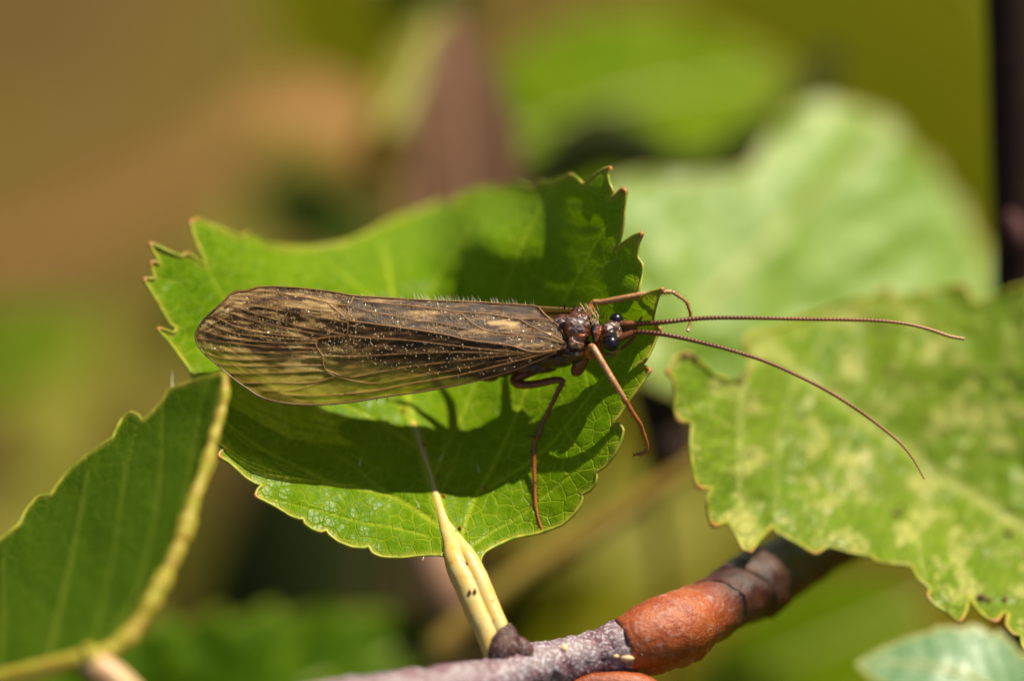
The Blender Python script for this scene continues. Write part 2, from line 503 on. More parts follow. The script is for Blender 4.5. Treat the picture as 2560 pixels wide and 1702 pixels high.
nt.links.new(math_n(nt, 'ADD', nB, nC), bp.inputs['Height']); nt.links.new(bp.outputs[0], pr.inputs['Normal'])
nt.links.new(pr.outputs[0], out.inputs[0])
M['bark'] = m

def bark_attr(p):
    x = p[:, 0]
    o = np.clip((x - 1525) / 60, 0, 1)
    d = np.clip((x - 1735) / 60, 0, 1) * 0.97  # darker right end: own dark bark plus painted shadow of the mottled leaf
    return {'orange': o, 'dark': d}
tube('bark', twig_pts, M['bark'], tw, seg=28, n=10, attrs_fn=bark_attr, wob=0.16)
# the swollen end of the orange growth ring, overlapping older dark wood with the mottled leaf's shadow painted in
tube('growth_ring', [(1560, 1612, -10, 70), (1620, 1592, -25, 86), (1680, 1572, -55, 92), (1722, 1553, -90, 84), (1742, 1542, -120, 60)], M['bark'], tw, seg=24, n=6,
     attrs_fn=lambda p: {'orange': np.ones(len(p)), 'dark': np.zeros(len(p))}, wob=0.08)
M['lenticel'] = basic_mat('lenticel_cream', (0.68, 0.52, 0.30), (0.55, 0.40, 0.22), 12, 0.6, 0.3, 0.5, 2)
for (x, y, z, a, b) in ((1684, 1514, -30, 16, 8), (1731, 1566, -25, 9, 14), (1410, 1621, 62, 7, 12), (1568, 1645, 55, 18, 8), (1605, 1634, 44, 5, 5), (1540, 1640, 55, 8, 5)):
    tube('lenticel', [(x - a, y, z - 6, 1), (x - a * 0.6, y, z, b * 0.8), (x, y, z + 3, b), (x + a * 0.6, y, z, b * 0.8), (x + a, y, z - 6, 1)], M['lenticel'], tw, seg=8, n=3)
# small side shoot below the twig
tube('side_shoot', [(1380, 1745, 30, 24), (1450, 1722, 40, 34), (1540, 1712, 45, 36), (1620, 1725, 40, 34), (1660, 1770, 30, 30)], M['bark'], tw, seg=14, n=5,
     attrs_fn=lambda p: {'orange': np.ones(len(p)), 'dark': np.full(len(p), 0.1)}, wob=0.1)
# bud in the axil of the leaf stalk
M['bud'] = basic_mat('bud_dark', (0.030, 0.009, 0.008), (0.08, 0.024, 0.020), 24, 0.5, 0.4, 0.8, 5, c3=(0.34, 0.28, 0.28), lo3=0.56)
bud = tube('bud', [(1252, 1655, 110, 34), (1258, 1625, 100, 42), (1266, 1595, 92, 34), (1272, 1572, 86, 20), (1275, 1558, 82, 5)], M['bud'], tw, seg=14, n=4, wob=0.15)
tube('bud_scale', [(1312, 1660, 95, 24), (1308, 1630, 95, 28), (1300, 1605, 92, 20), (1296, 1590, 90, 6)], M['bud'], bud, seg=12, n=4, wob=0.15)

main_outline = [
    (1098, 1387), (1051, 1388), (1004, 1393), (957, 1391), (932, 1382), (921, 1366), (910, 1369), (879, 1366), (848, 1354), (823, 1336), (815, 1325), (801, 1329),
    (779, 1321), (762, 1308), (758, 1296), (748, 1297), (723, 1287), (692, 1268), (660, 1251), (639, 1240), (645, 1222), (655, 1212), (639, 1208), (614, 1193), (589, 1170),
    (567, 1152), (547, 1141), (551, 1130), (560, 1121), (539, 1107), (521, 1088), (508, 1040), (492, 985), (478, 934), (455, 898), (425, 858), (394, 823), (412, 824), (432, 832), (440, 822),
    (425, 808), (407, 778), (390, 749), (372, 720), (360, 698), (374, 697), (387, 694), (381, 676), (377, 658), (388, 655), (398, 658), (388, 635), (374, 610), (399, 618), (428, 632), (454, 641),
    (466, 634), (487, 646), (511, 662), (497, 623), (485, 588), (477, 556), (496, 549), (516, 558), (545, 567), (584, 585), (603, 592), (621, 584), (645, 594), (663, 608), (707, 616), (780, 617),
    (853, 608), (897, 591), (941, 570), (1000, 541), (1050, 524), (1080, 514), (1101, 500), (1124, 512), (1157, 483), (1208, 467), (1252, 468), (1290, 456), (1332, 470), (1350, 455), (1377, 456), (1405, 446), (1427, 437),
    (1445, 447), (1460, 460), (1486, 438), (1507, 424), (1527, 420), (1520, 438), (1524, 459), (1532, 477), (1526, 496), (1543, 483), (1556, 473), (1565, 480), (1562, 519), (1556, 578), (1548, 608),
    (1536, 622), (1560, 604), (1582, 590), (1605, 584), (1597, 608), (1594, 642), (1606, 661), (1607, 685), (1597, 726), (1590, 748), (1610, 738), (1632, 727), (1658, 722), (1648, 739), (1639, 769), (1633, 800),
    (1644, 815), (1651, 823), (1646, 832), (1637, 855), (1626, 880), (1610, 906), (1596, 911), (1609, 914), (1625, 925), (1619, 936), (1607, 955), (1577, 996), (1546, 1041), (1535, 1056), (1549, 1061),
    (1558, 1075), (1552, 1102), (1534, 1139), (1515, 1163), (1492, 1180), (1492, 1190), (1489, 1206), (1476, 1224), (1457, 1235), (1456, 1244), (1450, 1262), (1433, 1286), (1405, 1310), (1368, 1325), (1338, 1334),
    (1286, 1344), (1240, 1363), (1214, 1378), (1203, 1394), (1200, 1418), (1196, 1446), (1165, 1470), (1142, 1440), (1130, 1412), (1118, 1394)]
main_surf = TPS([
    (1153, 1392, 2), (1170, 1450, 22), (1111, 1388, 2), (1196, 1391, 0), (1000, 1390, 0), (820, 1326, -14), (640, 1240, -38), (548, 1141, -62), (523, 1091, -82), (478, 934, -150), (396, 825, -150), (800, 1150, -135), (1000, 1250, -100),
    (1075, 1190, -145), (1030, 1050, -240), (700, 1030, -195), (900, 1010, -240), (1000, 850, -380), (700, 850, -310), (520, 860, -215), (360, 700, -180), (375, 611, -215), (478, 558, -290), (510, 661, -270), (620, 700, -340),
    (620, 590, -430), (780, 617, -580), (941, 570, -740), (1100, 510, -860), (1250, 465, -680), (1377, 456, -330), (1427, 440, -215), (1525, 421, -95), (1565, 480, -60), (1604, 585, -35), (1607, 685, -35),
    (1656, 723, 22), (1632, 727, 18), (1612, 737, 6), (1590, 752, -30), (1638, 786, -38), (1650, 823, -42), (1622, 926, -15), (1550, 1075, -5), (1490, 1185, -20), (1451, 1261, -32), (1340, 1334, -45), (1240, 1363, -30), (1300, 1200, -115),
    (1400, 1000, -150), (1450, 800, -185), (1560, 825, -105), (1300, 700, -300), (1200, 900, -330), (1450, 600, -170), (1150, 700, -450), (1250, 1000, -230), (1170, 1200, -150), (1000, 700, -460), (850, 700, -420), (1200, 590, -400), (1060, 720, -470), (1080, 860, -430)])
main_midrib = [(1152, 1392), (1130, 1345), (1105, 1290), (1088, 1235), (1072, 1185), (1052, 1112), (1032, 1052), (1018, 990), (1003, 900), (990, 800), (975, 700), (955, 610)]
main_veins = [
    (main_midrib, 21, 5, 5),
    ([(1112, 1325), (1040, 1275), (982, 1241), (905, 1222), (832, 1207), (764, 1176), (670, 1129), (604, 1085), (545, 1041)], 8, 3, -4),
    ([(982, 1241), (930, 1205), (895, 1172), (845, 1140), (780, 1100)], 4, 2, -3),
    ([(1070, 1340), (1051, 1335), (973, 1316), (895, 1304), (820, 1282), (707, 1254), (642, 1235)], 4, 2, -3),
    ([(1058, 1130), (1000, 1090), (940, 1050), (860, 1010), (760, 960), (620, 890)], 6, 3, -3),
    ([(1035, 1060), (990, 1005), (900, 950), (700, 830), (560, 740), (480, 570)], 6, 3, -3),
    ([(1150, 1360), (1170, 1290), (1196, 1230), (1225, 1180), (1271, 1084), (1316, 976), (1332, 930), (1370, 830), (1440, 700), (1520, 560)], 7, 3, -4),
    ([(1205, 1225), (1240, 1208), (1322, 1157), (1378, 1108), (1411, 1071), (1472, 992), (1506, 946), (1560, 860), (1640, 740)], 5, 2.5, -3),
    ([(1180, 1365), (1230, 1330), (1300, 1290), (1362, 1240), (1411, 1200), (1454, 1166), (1540, 1080)], 4, 2, -3),
    ([(1080, 1200), (1110, 1130), (1160, 1030), (1210, 900), (1270, 700), (1330, 560), (1380, 470)], 5, 3, -3),
    ([(1095, 1250), (1118, 1195), (1140, 1150), (1150, 1110)], 4, 2, -2),
    ([(1472, 992), (1465, 920), (1455, 860)], 3, 2, -2), ([(1411, 1071), (1440, 1110), (1490, 1140), (1530, 1100)], 3, 2, -2), ([(1000, 800), (900, 720), (800, 640)], 5, 3, -3), ([(1000, 860), (1080, 720), (1180, 560)], 5, 3, -3)]
leaf = blade('leaf', main_outline, main_surf, M['leaf'], tw, spacing=5.0, veins=main_veins, edge_w=16, margin_mat=M['margin'], margin_r=3.9, ripple=5.0,
             label='broad toothed green leaf with the insect on it')
# leaf stalk: two rounded ridges with a groove between them, running into the midrib
def stalk_pts(off, r0):
    c = [(1032, 1052, -196, 5), (1054, 1120, -196, 8), (1074, 1190, -118, 10), (1088, 1236, -118, 12), (1104, 1288, -72, 14.5), (1122, 1330, -32, 19), (1138, 1362, -6, 25), (1151, 1394, 10, 31), (1164, 1424, 22, 35), (1178, 1452, 34, 36), (1204, 1515, 56, 35), (1230, 1572, 76, 33), (1244, 1612, 86, 32), (1256, 1650, 95, 30)]
    return [(x + off * min(1, max(0.0, (y - 1290) / 110)), y - off * 0.25 * (y > 1380), z if y > 1380 else float(main_surf(np.array(float(x)), np.array(float(y)))) - (0.62 if y < 1300 else 0.62 - 0.4 * (y - 1300) / 80) * r + 2, r * r0) for x, y, z, r in c]
pet = tube('petiole', stalk_pts(-14, 0.92), M['petiole'], leaf, seg=14, n=6, wob=0.06)
tube('petiole_ridge', stalk_pts(19, 0.72), M['petiole'], leaf, seg=14, n=6, wob=0.06)
M['speck'] = basic_mat('rust_speck', (0.30, 0.05, 0.01), (0.22, 0.04, 0.01), 10, 0.5, 0.3, 0.3, 2)
for (x, y) in ((1140, 1330), (1120, 1310), (1150, 1318), (1096, 1190), (1060, 1110), (1155, 1402), (1168, 1408), (1175, 1478), (1188, 1476), (1110, 1240), (1008, 1026), (1212, 1220), (1130, 1345)):
    z = float(main_surf(np.array(x * 1.0), np.array(y * 1.0))) if y < 1395 else 34 + (y - 1395) * 0.55
    z += 5 if y < 1395 else 6
    if y >= 1395: z -= 6
    tube('rust_speck', [(x - 2, y - 6, z - 3, 1), (x - 1, y - 3, z, 3.0), (x + 1, y + 3, z, 3.0), (x + 2, y + 6, z - 3, 1)], M['speck'], leaf, seg=6, n=2)
M['leaf_hair'] = basic_mat('leaf_hair_white', (0.75, 0.72, 0.6), (0.7, 0.7, 0.55), 20, 0.4, 0.5, 0, 1)
ha, hb = [], []
for (x, y, dx, dy) in ((1098, 1150, 14, -22), (1198, 1180, -8, -30), (1176, 1350, 12, 26), (1138, 1300, 4, -26), (898, 1165, 6, -28), (1048, 1268, -12, -26), (1168, 1330, -4, -24), (1110, 1375, -8, 14), (1060, 1390, -4, 12)):
    z = float(main_surf(np.array(x * 1.0), np.array(y * 1.0)))
    ha.append(P1((x, y, z))); hb.append(P1((x + dx, y + dy, z + 16)))
hairs_obj('leaf_hairs', ha, hb, 1.3 * U, M['leaf_hair'], leaf)

# ================================================================== FOLDED LEAF ON THE LEFT
sl = thing('leaf_sprig', 'half folded dark green leaf with thick yellow midrib on a pinkish stem', 'leaf', P1((215, 1660, 470)))
left_outline = [
    (556, 930), (540, 934), (524, 942), (508, 945), (482, 953), (461, 961), (437, 967), (419, 977), (409, 997), (377, 1032), (356, 1050), (346, 1037), (325, 1031), (304, 1048), (286, 1082), (280, 1095), (246, 1116), (210, 1142), (168, 1179),
    (136, 1221), (126, 1236), (94, 1242), (63, 1278), (47, 1310), (0, 1346), (-70, 1390), (-130, 1500), (-120, 1640), (-40, 1690), (60, 1672), (140, 1650), (225, 1640), (262, 1636),
    (293, 1610), (335, 1565), (377, 1498), (412, 1432), (436, 1386), (458, 1322), (484, 1236), (512, 1172), (526, 1110), (544, 1050), (562, 985)]
left_surf = TPS([(556, 930, 90), (524, 943, 80), (435, 969, 20), (346, 1037, -10), (246, 1116, -10), (126, 1234, 0), (0, 1346, 30), (-130, 1500, 80), (-40, 1690, 380), (225, 1640, 460), (335, 1565, 420), (436, 1386, 330), (512, 1172, 220),
                 (544, 1050, 150), (300, 1300, 190), (150, 1450, 230), (400, 1150, 120)])
_ls = left_surf
def left_surf(x, y): return _ls(x, y) + 110
left_veins = [([(262, 1630), (335, 1560), (436, 1386), (512, 1172), (556, 940)], 26, 10, 8), ([(280, 1600), (360, 1420), (400, 1200), (409, 1000)], 7, 3, -4), ([(120, 1640), (165, 1450), (200, 1280), (218, 1180)], 8, 4, 4),
              ([(440, 1370), (470, 1200), (500, 1030), (520, 950)], 6, 3, -3), ([(0, 1660), (8, 1500), (6, 1400)], 7, 4, 3), ([(300, 1290), (320, 1160), (345, 1050)], 4, 2, -2), ([(230, 1630), (290, 1350), (312, 1150)], 5, 2, -2)]
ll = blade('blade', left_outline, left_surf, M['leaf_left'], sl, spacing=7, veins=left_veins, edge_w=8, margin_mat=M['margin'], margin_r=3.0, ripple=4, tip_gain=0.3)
rib = [(560, 940, 100, 10), (562, 985, 120, 13), (548, 1050, 150, 13), (530, 1110, 185, 14), (514, 1174, 220, 17), (488, 1238, 260, 15), (462, 1324, 300, 18), (439, 1388, 335, 17), (414, 1436, 362, 19), (379, 1504, 400, 19), (338, 1570, 430, 20), (296, 1612, 452, 21), (262, 1634, 462, 24), (215, 1650, 470, 34)]
rib = smooth_path(rib, 4); rib[:, 2] += 112; rib[:, 3] *= 0.72 + 0.5 * vnoise(np.arange(len(rib)) * 0.55, np.zeros(len(rib)), 91) + 0.2 * vnoise(np.arange(len(rib)) * 1.4, np.zeros(len(rib)), 92)
tube('midrib', rib, M['yellow_rib'], ll, seg=12, n=3, wob=0.3)
tube('stem', [(205, 1640, 578, 26), (250, 1672, 586, 40), (300, 1712, 592, 42), (380, 1800, 610, 42), (470, 1850, 680, 45)], M['pink_stem'], sl, seg=14, n=6)
tube('side_vein', [(-140, 1740, 550, 26), (-40, 1705, 562, 22), (60, 1678, 572, 20), (150, 1658, 578, 22), (215, 1648, 580, 30)], M['yellow_rib'], sl, seg=10, n=6)
hairs_obj('tip_hair', [P1((430, 968, 128))], [P1((430, 922, 130))], 1.6 * U, M['leaf_hair'], sl)

# ================================================================== MOTTLED LEAF ON THE RIGHT
sr = thing('leaf_sprig', 'large pale mottled toothed leaf with a bitten notch behind the antennae', 'leaf', P1((2760, 1480, -520)))
right_outline = [
    (1688, 892), (1717, 881), (1745, 898), (1787, 936), (1825, 948), (1857, 949), (1872, 917), (1868, 885), (1860, 853), (1880, 832), (1915, 823), (1960, 812), (1998, 796), (2087, 764), (2183, 738), (2218, 724), (2234, 744), (2311, 727), (2407, 714), (2424, 728),
    (2434, 756), (2490, 739), (2553, 716), (2640, 700), (2760, 760), (2860, 950), (2880, 1200), (2820, 1420), (2740, 1600), (2640, 1660), (2575, 1640), (2555, 1610), (2553, 1588), (2534, 1585), (2516, 1562), (2520, 1534), (2508, 1530), (2490, 1553),
    (2464, 1543), (2435, 1511), (2423, 1488), (2416, 1524), (2397, 1554), (2368, 1531), (2336, 1511), (2319, 1489), (2324, 1471), (2292, 1441), (2279, 1415), (2247, 1409), (2198, 1405), (2177, 1390), (2126, 1380), (2081, 1367), (2062, 1368),
    (2039, 1383), (2010, 1367), (1972, 1345), (1942, 1330), (1931, 1315), (1902, 1345), (1873, 1382), (1857, 1371), (1838, 1332), (1819, 1306), (1783, 1314), (1771, 1288), (1768, 1250), (1778, 1220), (1745, 1218), (1733, 1173),
    (1726, 1115), (1728, 1057), (1697, 1052), (1684, 1019), (1688, 981), (1682, 947), (1668, 932), (1672, 920)]
right_surf = TPS([(1688, 892, -330), (1668, 932, -290), (1697, 1052, -270), (1726, 1115, -250), (1768, 1250, -230), (1783, 1314, -215), (1873, 1382, -210), (2039, 1383, -260), (2198, 1405, -270), (2292, 1441, -250), (2397, 1554, -190), (2534, 1585, -180), (2640, 1660, -180),
                  (1850, 900, -460), (1850, 1050, -400), (1850, 1200, -340), (1950, 1250, -370), (2000, 1000, -560), (2150, 1100, -560), (2350, 1230, -560), (1960, 815, -680), (2087, 764, -780), (2250, 735, -790), (2424, 728, -760), (2553, 716, -720), (2760, 760, -700),
                  (2250, 900, -680), (2450, 950, -670), (2600, 1200, -560), (2450, 1400, -380), (2200, 1300, -420), (2860, 1200, -520), (2740, 1600, -330)])
right_veins = [([(2760, 1470), (2560, 1320), (2360, 1190), (2150, 1040), (2000, 930), (1905, 850)], 22, 12, -12), ([(1905, 860), (1858, 960), (1850, 1060), (1848, 1180), (1852, 1260)], 12, 7, -10), ([(2150, 1040), (2080, 1180), (2050, 1370)], 9, 5, -5),
               ([(2000, 930), (1950, 1080), (1940, 1300)], 8, 4, -5), ([(2360, 1190), (2300, 1320), (2310, 1440)], 9, 5, -5), ([(2150, 1040), (2250, 900), (2300, 740)], 9, 5, -5), ([(2360, 1190), (2480, 1000), (2540, 740)], 9, 5, -5), ([(2000, 930), (2060, 850), (2100, 770)], 7, 4, -4)]
lr = blade('blade', right_outline, right_surf, M['leaf_right'], sr, spacing=9, veins=right_veins, edge_w=14, margin_mat=M['margin'], margin_r=4.2, ripple=14)
tube('petiole', [(2690, 1420, -560, 20), (2760, 1480, -535, 24), (2850, 1560, -560, 26), (2960, 1660, -700, 28), (3060, 1720, -900, 30)], M['petiole'], sr, seg=10, n=5)
M['brown_spot'] = basic_mat('dead_spot', (0.12, 0.05, 0.02), (0.2, 0.09, 0.05), 20, 0.6, 0.3, 0.4, 3)
for (x, y, r) in ((2245, 1285, 12), (2255, 1265, 7), (2522, 1332, 11), (2452, 1492, 12), (2470, 1497, 8), (2000, 1040, 8), (2225, 930, 9), (1712, 888, 13), (1735, 893, 10), (1850, 948, 11), (1868, 930, 8), (2512, 1496, 9)):
    z = float(right_surf(np.array(x * 1.0), np.array(y * 1.0))) + 8
    tube('dead_spot', [(x - r, y, z - 4, 1), (x - r * 0.5, y, z, r * 0.6), (x + r * 0.5, y, z, r * 0.6), (x + r, y, z - 4, 1)], M['brown_spot'], lr, seg=8, n=2, flat=0.3)

# ================================================================== BACKGROUND PLANTS
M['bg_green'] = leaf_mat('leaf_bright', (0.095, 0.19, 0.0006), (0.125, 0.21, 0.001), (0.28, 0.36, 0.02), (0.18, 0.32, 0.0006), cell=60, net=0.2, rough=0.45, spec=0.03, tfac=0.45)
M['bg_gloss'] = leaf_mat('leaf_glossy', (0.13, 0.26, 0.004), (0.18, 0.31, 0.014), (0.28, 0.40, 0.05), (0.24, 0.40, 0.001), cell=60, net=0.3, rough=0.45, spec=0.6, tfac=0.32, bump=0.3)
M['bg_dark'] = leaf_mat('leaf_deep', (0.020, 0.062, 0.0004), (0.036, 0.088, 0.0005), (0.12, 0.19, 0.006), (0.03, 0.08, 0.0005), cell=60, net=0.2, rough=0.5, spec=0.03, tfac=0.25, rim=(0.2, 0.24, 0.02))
M['bg_teal'] = leaf_mat('leaf_bluish', (0.08, 0.20, 0.06), (0.12, 0.26, 0.10), (0.30, 0.42, 0.22), (0.10, 0.25, 0.02), cell=40, net=0.3, rough=0.42, spec=0.5, tfac=0.25, coat=0.1)
M['bg_olive'] = leaf_mat('leaf_olive', (0.095, 0.105, 0.0005), (0.12, 0.125, 0.001), (0.13, 0.135, 0.001), (0.12, 0.12, 0.0005), cell=80, net=0.1, rough=0.6, spec=0.03)
M['bg_pale'] = leaf_mat('leaf_pale', (0.17, 0.17, 0.016), (0.21, 0.20, 0.03), (0.36, 0.35, 0.1), (0.18, 0.18, 0.015), cell=80, net=0.1, rough=0.6, spec=0.03)
M['bg_brown'] = leaf_mat('leaf_dead_tan', (0.34, 0.19, 0.07), (0.30, 0.17, 0.06), (0.4, 0.24, 0.08), (0.34, 0.17, 0.04), cell=80, net=0.1, rough=0.6, spec=0.03, rim=(0.42, 0.24, 0.03))
M['bg_mauve'] = leaf_mat('leaf_dead_mauve', (0.20, 0.10, 0.055), (0.24, 0.125, 0.075), (0.26, 0.16, 0.1), (0.20, 0.10, 0.05), cell=80, net=0.1, rough=0.6, spec=0.1, rim=(0.24, 0.15, 0.1))
M['bg_orange'] = leaf_mat('leaf_orange', (0.30, 0.15, 0.004), (0.34, 0.19, 0.006), (0.36, 0.2, 0.02), (0.32, 0.17, 0.003), cell=80, net=0.1, rough=0.6, spec=0.03)
M['stem_olive'] = basic_mat('stem_olive', (0.26, 0.20, 0.03), (0.30, 0.17, 0.04), 60, 0.6, 0.3, 0.2, 4)
M['stem_dark'] = basic_mat('stem_dark_bark', (0.014, 0.006, 0.005), (0.026, 0.010, 0.008), 60, 0.7, 0.15, 0.5, 6)
M['gap_shade'] = basic_mat('stem_gap_shade', (0.012, 0.020, 0.002), (0.020, 0.024, 0.004), 60, 0.8, 0.1, 0.5, 6)  # dark green that paints the shade in the gaps between leaves
M['stem_mauve'] = basic_mat('stem_mauve', (0.34, 0.18, 0.11), (0.28, 0.15, 0.10), 60, 0.5, 0.4, 0.3, 5)
M['mound_shade'] = basic_mat('mound_shade', (0.008, 0.016, 0.0015), (0.016, 0.020, 0.003), 300, 0.9, 0.1, 0.7, 30)  # near-black colour stands in for shade under the plants

def to_ground(px, py, dz, drift=(0, 0), r=9, n=4):
    """stem rows from a point straight down to the soil; returned in world"""
    a = P1((px, py, dz)); b = np.array([a[0] + drift[0], a[1] + drift[1], -0.004])
    t = np.linspace(0, 1, n + 1)[:, None]
    w = a * (1 - t) + b * t
    w[1:-1] += rng.normal(0, 0.0012, (n - 1, 3))
    return w, np.linspace(r, r * 1.5, n + 1) * U

def stem_world(name, w, r, mat, parent, seg=8):
    q = smooth_path(np.hstack([w, np.asarray(r)[:, None]]), 5)
    v, f = tube_geo(q[:, :3], q[:, 3], seg)
    return mesh_obj(name, v, f, mat, parent)

def serrate(base, tip, width, teeth=9, depth=0.10, lean=0.0, power=0.8, n=60):
    b = np.array(base[:2], float); t = np.array(tip[:2], float); ax = t - b; L = np.linalg.norm(ax); ax /= L
    no = np.array([-ax[1], ax[0]])
    s = np.linspace(0, 1, n)
    prof = np.sin(np.pi * s ** power) ** 0.75
    saw = 1 + depth * (((s * teeth) % 1.0) - 0.5) * np.sin(np.pi * s)
    bend = lean * np.sin(np.pi * s) * L
    up = b + ax * (s * L)[:, None] + no * (prof * width / 2 * saw + bend)[:, None]
    dn = b + ax * (s * L)[:, None] + no * (-prof * width / 2 * saw + bend)[:, None]
    return np.vstack([up, dn[-2:0:-1]])

def bg_leaf(name, label, cat, base, tip, width, mat, cup=0.15, tilt=0.0, teeth=9, depth=0.1, lean=0.0, power=0.8, stem=None, drift=(0, 0), spacing=None, ripple=0.0, group='blurred leaves of the plants behind the insect', stem_r=9, petiole=True, outline=None, face=None):
    """base/tip: px, py, dz.  tilt: dz gained per pixel across the leaf; cup: how far both halves rise"""
    t_obj = thing(name, label, cat, P1(base), group)
    if face is not None:      # lean the blade: dz gained per pixel to the right and per pixel upwards
        dx, dy = tip[0] - base[0], base[1] - tip[1]; l_ = math.hypot(dx, dy)
        tip = (tip[0], tip[1], base[2] + face[0] * dx + face[1] * dy)
        tilt = face[0] * dy / l_ - face[1] * dx / l_
    b = np.array(base, float); t = np.array(tip, float); ax = (t - b)[:2]; L = np.linalg.norm(ax); ax /= L; no = np.array([-ax[1], ax[0]])
    def surf(x, y):
        s = ((x - b[0]) * ax[0] + (y - b[1]) * ax[1]) / L; v = (x - b[0]) * no[0] + (y - b[1]) * no[1] - lean * np.sin(np.pi * np.clip(s, 0, 1)) * L
        return b[2] + (t[2] - b[2]) * s + tilt * v + cup * np.sqrt(v * v + 400) + 0.06 * L * np.sin(np.pi * np.clip(s, 0, 1))
    ol = outline if outline is not None else serrate(base, tip, width, teeth, depth, lean, power)
    sp = spacing or max(14, L / 40)
    s = np.linspace(0.02, 0.97, 8)
    ctr = b[:2] + ax * (s * L)[:, None] + no * (lean * np.sin(np.pi * s) * L)[:, None]
    veins = [(ctr, 14, 6, -4)]
    for k in range(1, 7):
        for sg in (-1, 1):
            p0 = ctr[k]; p1 = p0 + ax * L * 0.16 + no * sg * width * 0.42
            veins.append(([p0, (p0 + p1) / 2 - ax * L * 0.02, p1], 7, 4, -3))
    bl = blade('blade', ol, surf, mat, t_obj, spacing=sp, veins=veins, edge_w=16, ripple=ripple)
    cz = surf(ctr[:, 0], ctr[:, 1]) - 5
    tube('midrib', np.column_stack([ctr, cz, np.linspace(9, 3, 8)]), M['stem_mauve'] if 'dead' in name else (mat if mat is M['bg_olive'] else M['midrib']), bl, seg=6, n=3)
    z0 = float(surf(np.array(b[0]), np.array(b[1])))
    w, r = to_ground(b[0], b[1], z0, drift, stem_r)
    stem_world('stem', w, r, stem or M['stem_olive'], t_obj)
    return t_obj

# big glossy leaf behind the antennae and the bright leaf above it
bg_leaf('background_leaf', 'big out of focus green leaf with pale glossy sheen behind the antennae', 'leaf', (1560, 960, -1350), (2230, 300, -1980), 900, M['bg_gloss'], cup=-0.10, tilt=0.02, teeth=10, depth=0.14, power=0.9, ripple=16, drift=(0.0, 0.03),
        outline=catmull_closed([(1480, 880), (1450, 700), (1440, 560), (1500, 470), (1600, 430), (1700, 440), (1790, 430), (1870, 420), (1930, 330), (1990, 270), (2060, 250), (2130, 265), (2230, 300), (2290, 380), (2330, 400), (2370, 470), (2400, 500), (2430, 580), (2465, 620), (2480, 690), (2510, 740), (2500, 850), (2420, 950), (2200, 1010), (1800, 1020)], 30)[::1, :2])
bg_leaf('background_leaf', 'bright out of focus yellow green leaf above the toothed leaf tip', 'leaf', (1150, 400, -2600), (1990, 190, -3100), 470, M['bg_green'], cup=0.1, tilt=0.5, teeth=6, depth=0.1, lean=-0.05, ripple=30, face=(-0.2, -0.9))
bg_leaf('background_leaf', 'small pale green leaf beside the mauve dead leaf', 'leaf', (960, 330, -2600), (1110, 10, -2900), 150, M['bg_pale'], cup=0.1, tilt=0.3, teeth=4, lean=0.05, face=(-0.3, -0.9))
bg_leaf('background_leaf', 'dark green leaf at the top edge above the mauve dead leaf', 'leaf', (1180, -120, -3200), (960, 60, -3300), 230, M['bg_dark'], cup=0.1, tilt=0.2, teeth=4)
bg_leaf('background_leaf', 'olive yellow leaf filling the gap beside the dark trunk', 'leaf', (1980, 620, -4300), (2300, -260, -4900), 1100, M['bg_olive'], cup=0.05, tilt=0.1, teeth=4, depth=0.05, face=(0.0, -0.5))
bg_leaf('background_leaf', 'added dark green leaf standing for shade in the gap between the bright leaf and the glossy leaf', 'leaf', (1360, 560, -2900), (1990, 330, -3300), 300, M['bg_dark'], cup=0.1, tilt=1.1, teeth=4)  # added leaf, dark colour stands in for shade behind the gap
bg_leaf('dead_leaf', 'out of focus mauve brown dead leaf standing like a spike', 'dead leaf', (1180, 620, -1900), (1135, 20, -2100), 290, M['bg_mauve'], cup=0.1, tilt=-0.2, teeth=3, depth=0.04, power=0.62, stem=M['stem_mauve'], face=(0.3, -0.35))
bg_leaf('dead_leaf', 'curved tan dead leaf with an orange end', 'dead leaf', (985, 410, -3000), (560, 260, -3500), 190, M['bg_brown'], cup=0.1, tilt=0.1, teeth=3, depth=0.04, lean=0.16, stem=M['stem_mauve'], face=(-0.2, -0.8))
bg_leaf('dead_leaf', 'small orange yellow leaf at the end of the curved tan dead leaf', 'dead leaf', (1010, 470, -2700), (900, 270, -2800), 120, M['bg_orange'], cup=0.1, teeth=3, depth=0.04, face=(-0.2, -0.8), stem=M['stem_mauve'])
bg_leaf('background_leaf', 'yellow olive leaf along the top edge over the brown ground', 'leaf', (1000, 230, -4200), (640, -160, -4600), 330, M['bg_olive'], cup=0.05, teeth=4, face=(0.0, -0.5))
bg_leaf('background_leaf', 'dull green leaf below the curved tan dead leaf', 'leaf', (980, 640, -4200), (600, 440, -4600), 230, M['bg_dark'], cup=0.05, tilt=0.1, teeth=5)
bg_leaf('background_leaf', 'green leaf entering beside the pale grass blade', 'leaf', (-260, 960, -4000), (280, 800, -4300), 260, M['bg_green'], cup=0.05, tilt=-0.2, teeth=4, face=(0.3, -0.4))
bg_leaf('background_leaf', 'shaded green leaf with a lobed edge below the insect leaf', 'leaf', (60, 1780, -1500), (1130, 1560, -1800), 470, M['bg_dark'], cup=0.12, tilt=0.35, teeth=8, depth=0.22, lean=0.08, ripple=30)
bg_leaf('background_leaf', 'green leaf below the dark end of the twig', 'leaf', (2320, 1500, -2400), (1700, 1760, -2700), 330, M['bg_green'], cup=0.1, tilt=-0.35, teeth=6, face=(0.3, -0.3))
bg_leaf('background_leaf', 'bluish green glossy leaf tip below the mottled leaf', 'leaf', (2640, 1840, 520), (2140, 1655, 300), 260, M['bg_teal'], cup=-0.1, tilt=-0.3, teeth=7, depth=0.15, lean=0.12, face=(-0.25, -0.7))
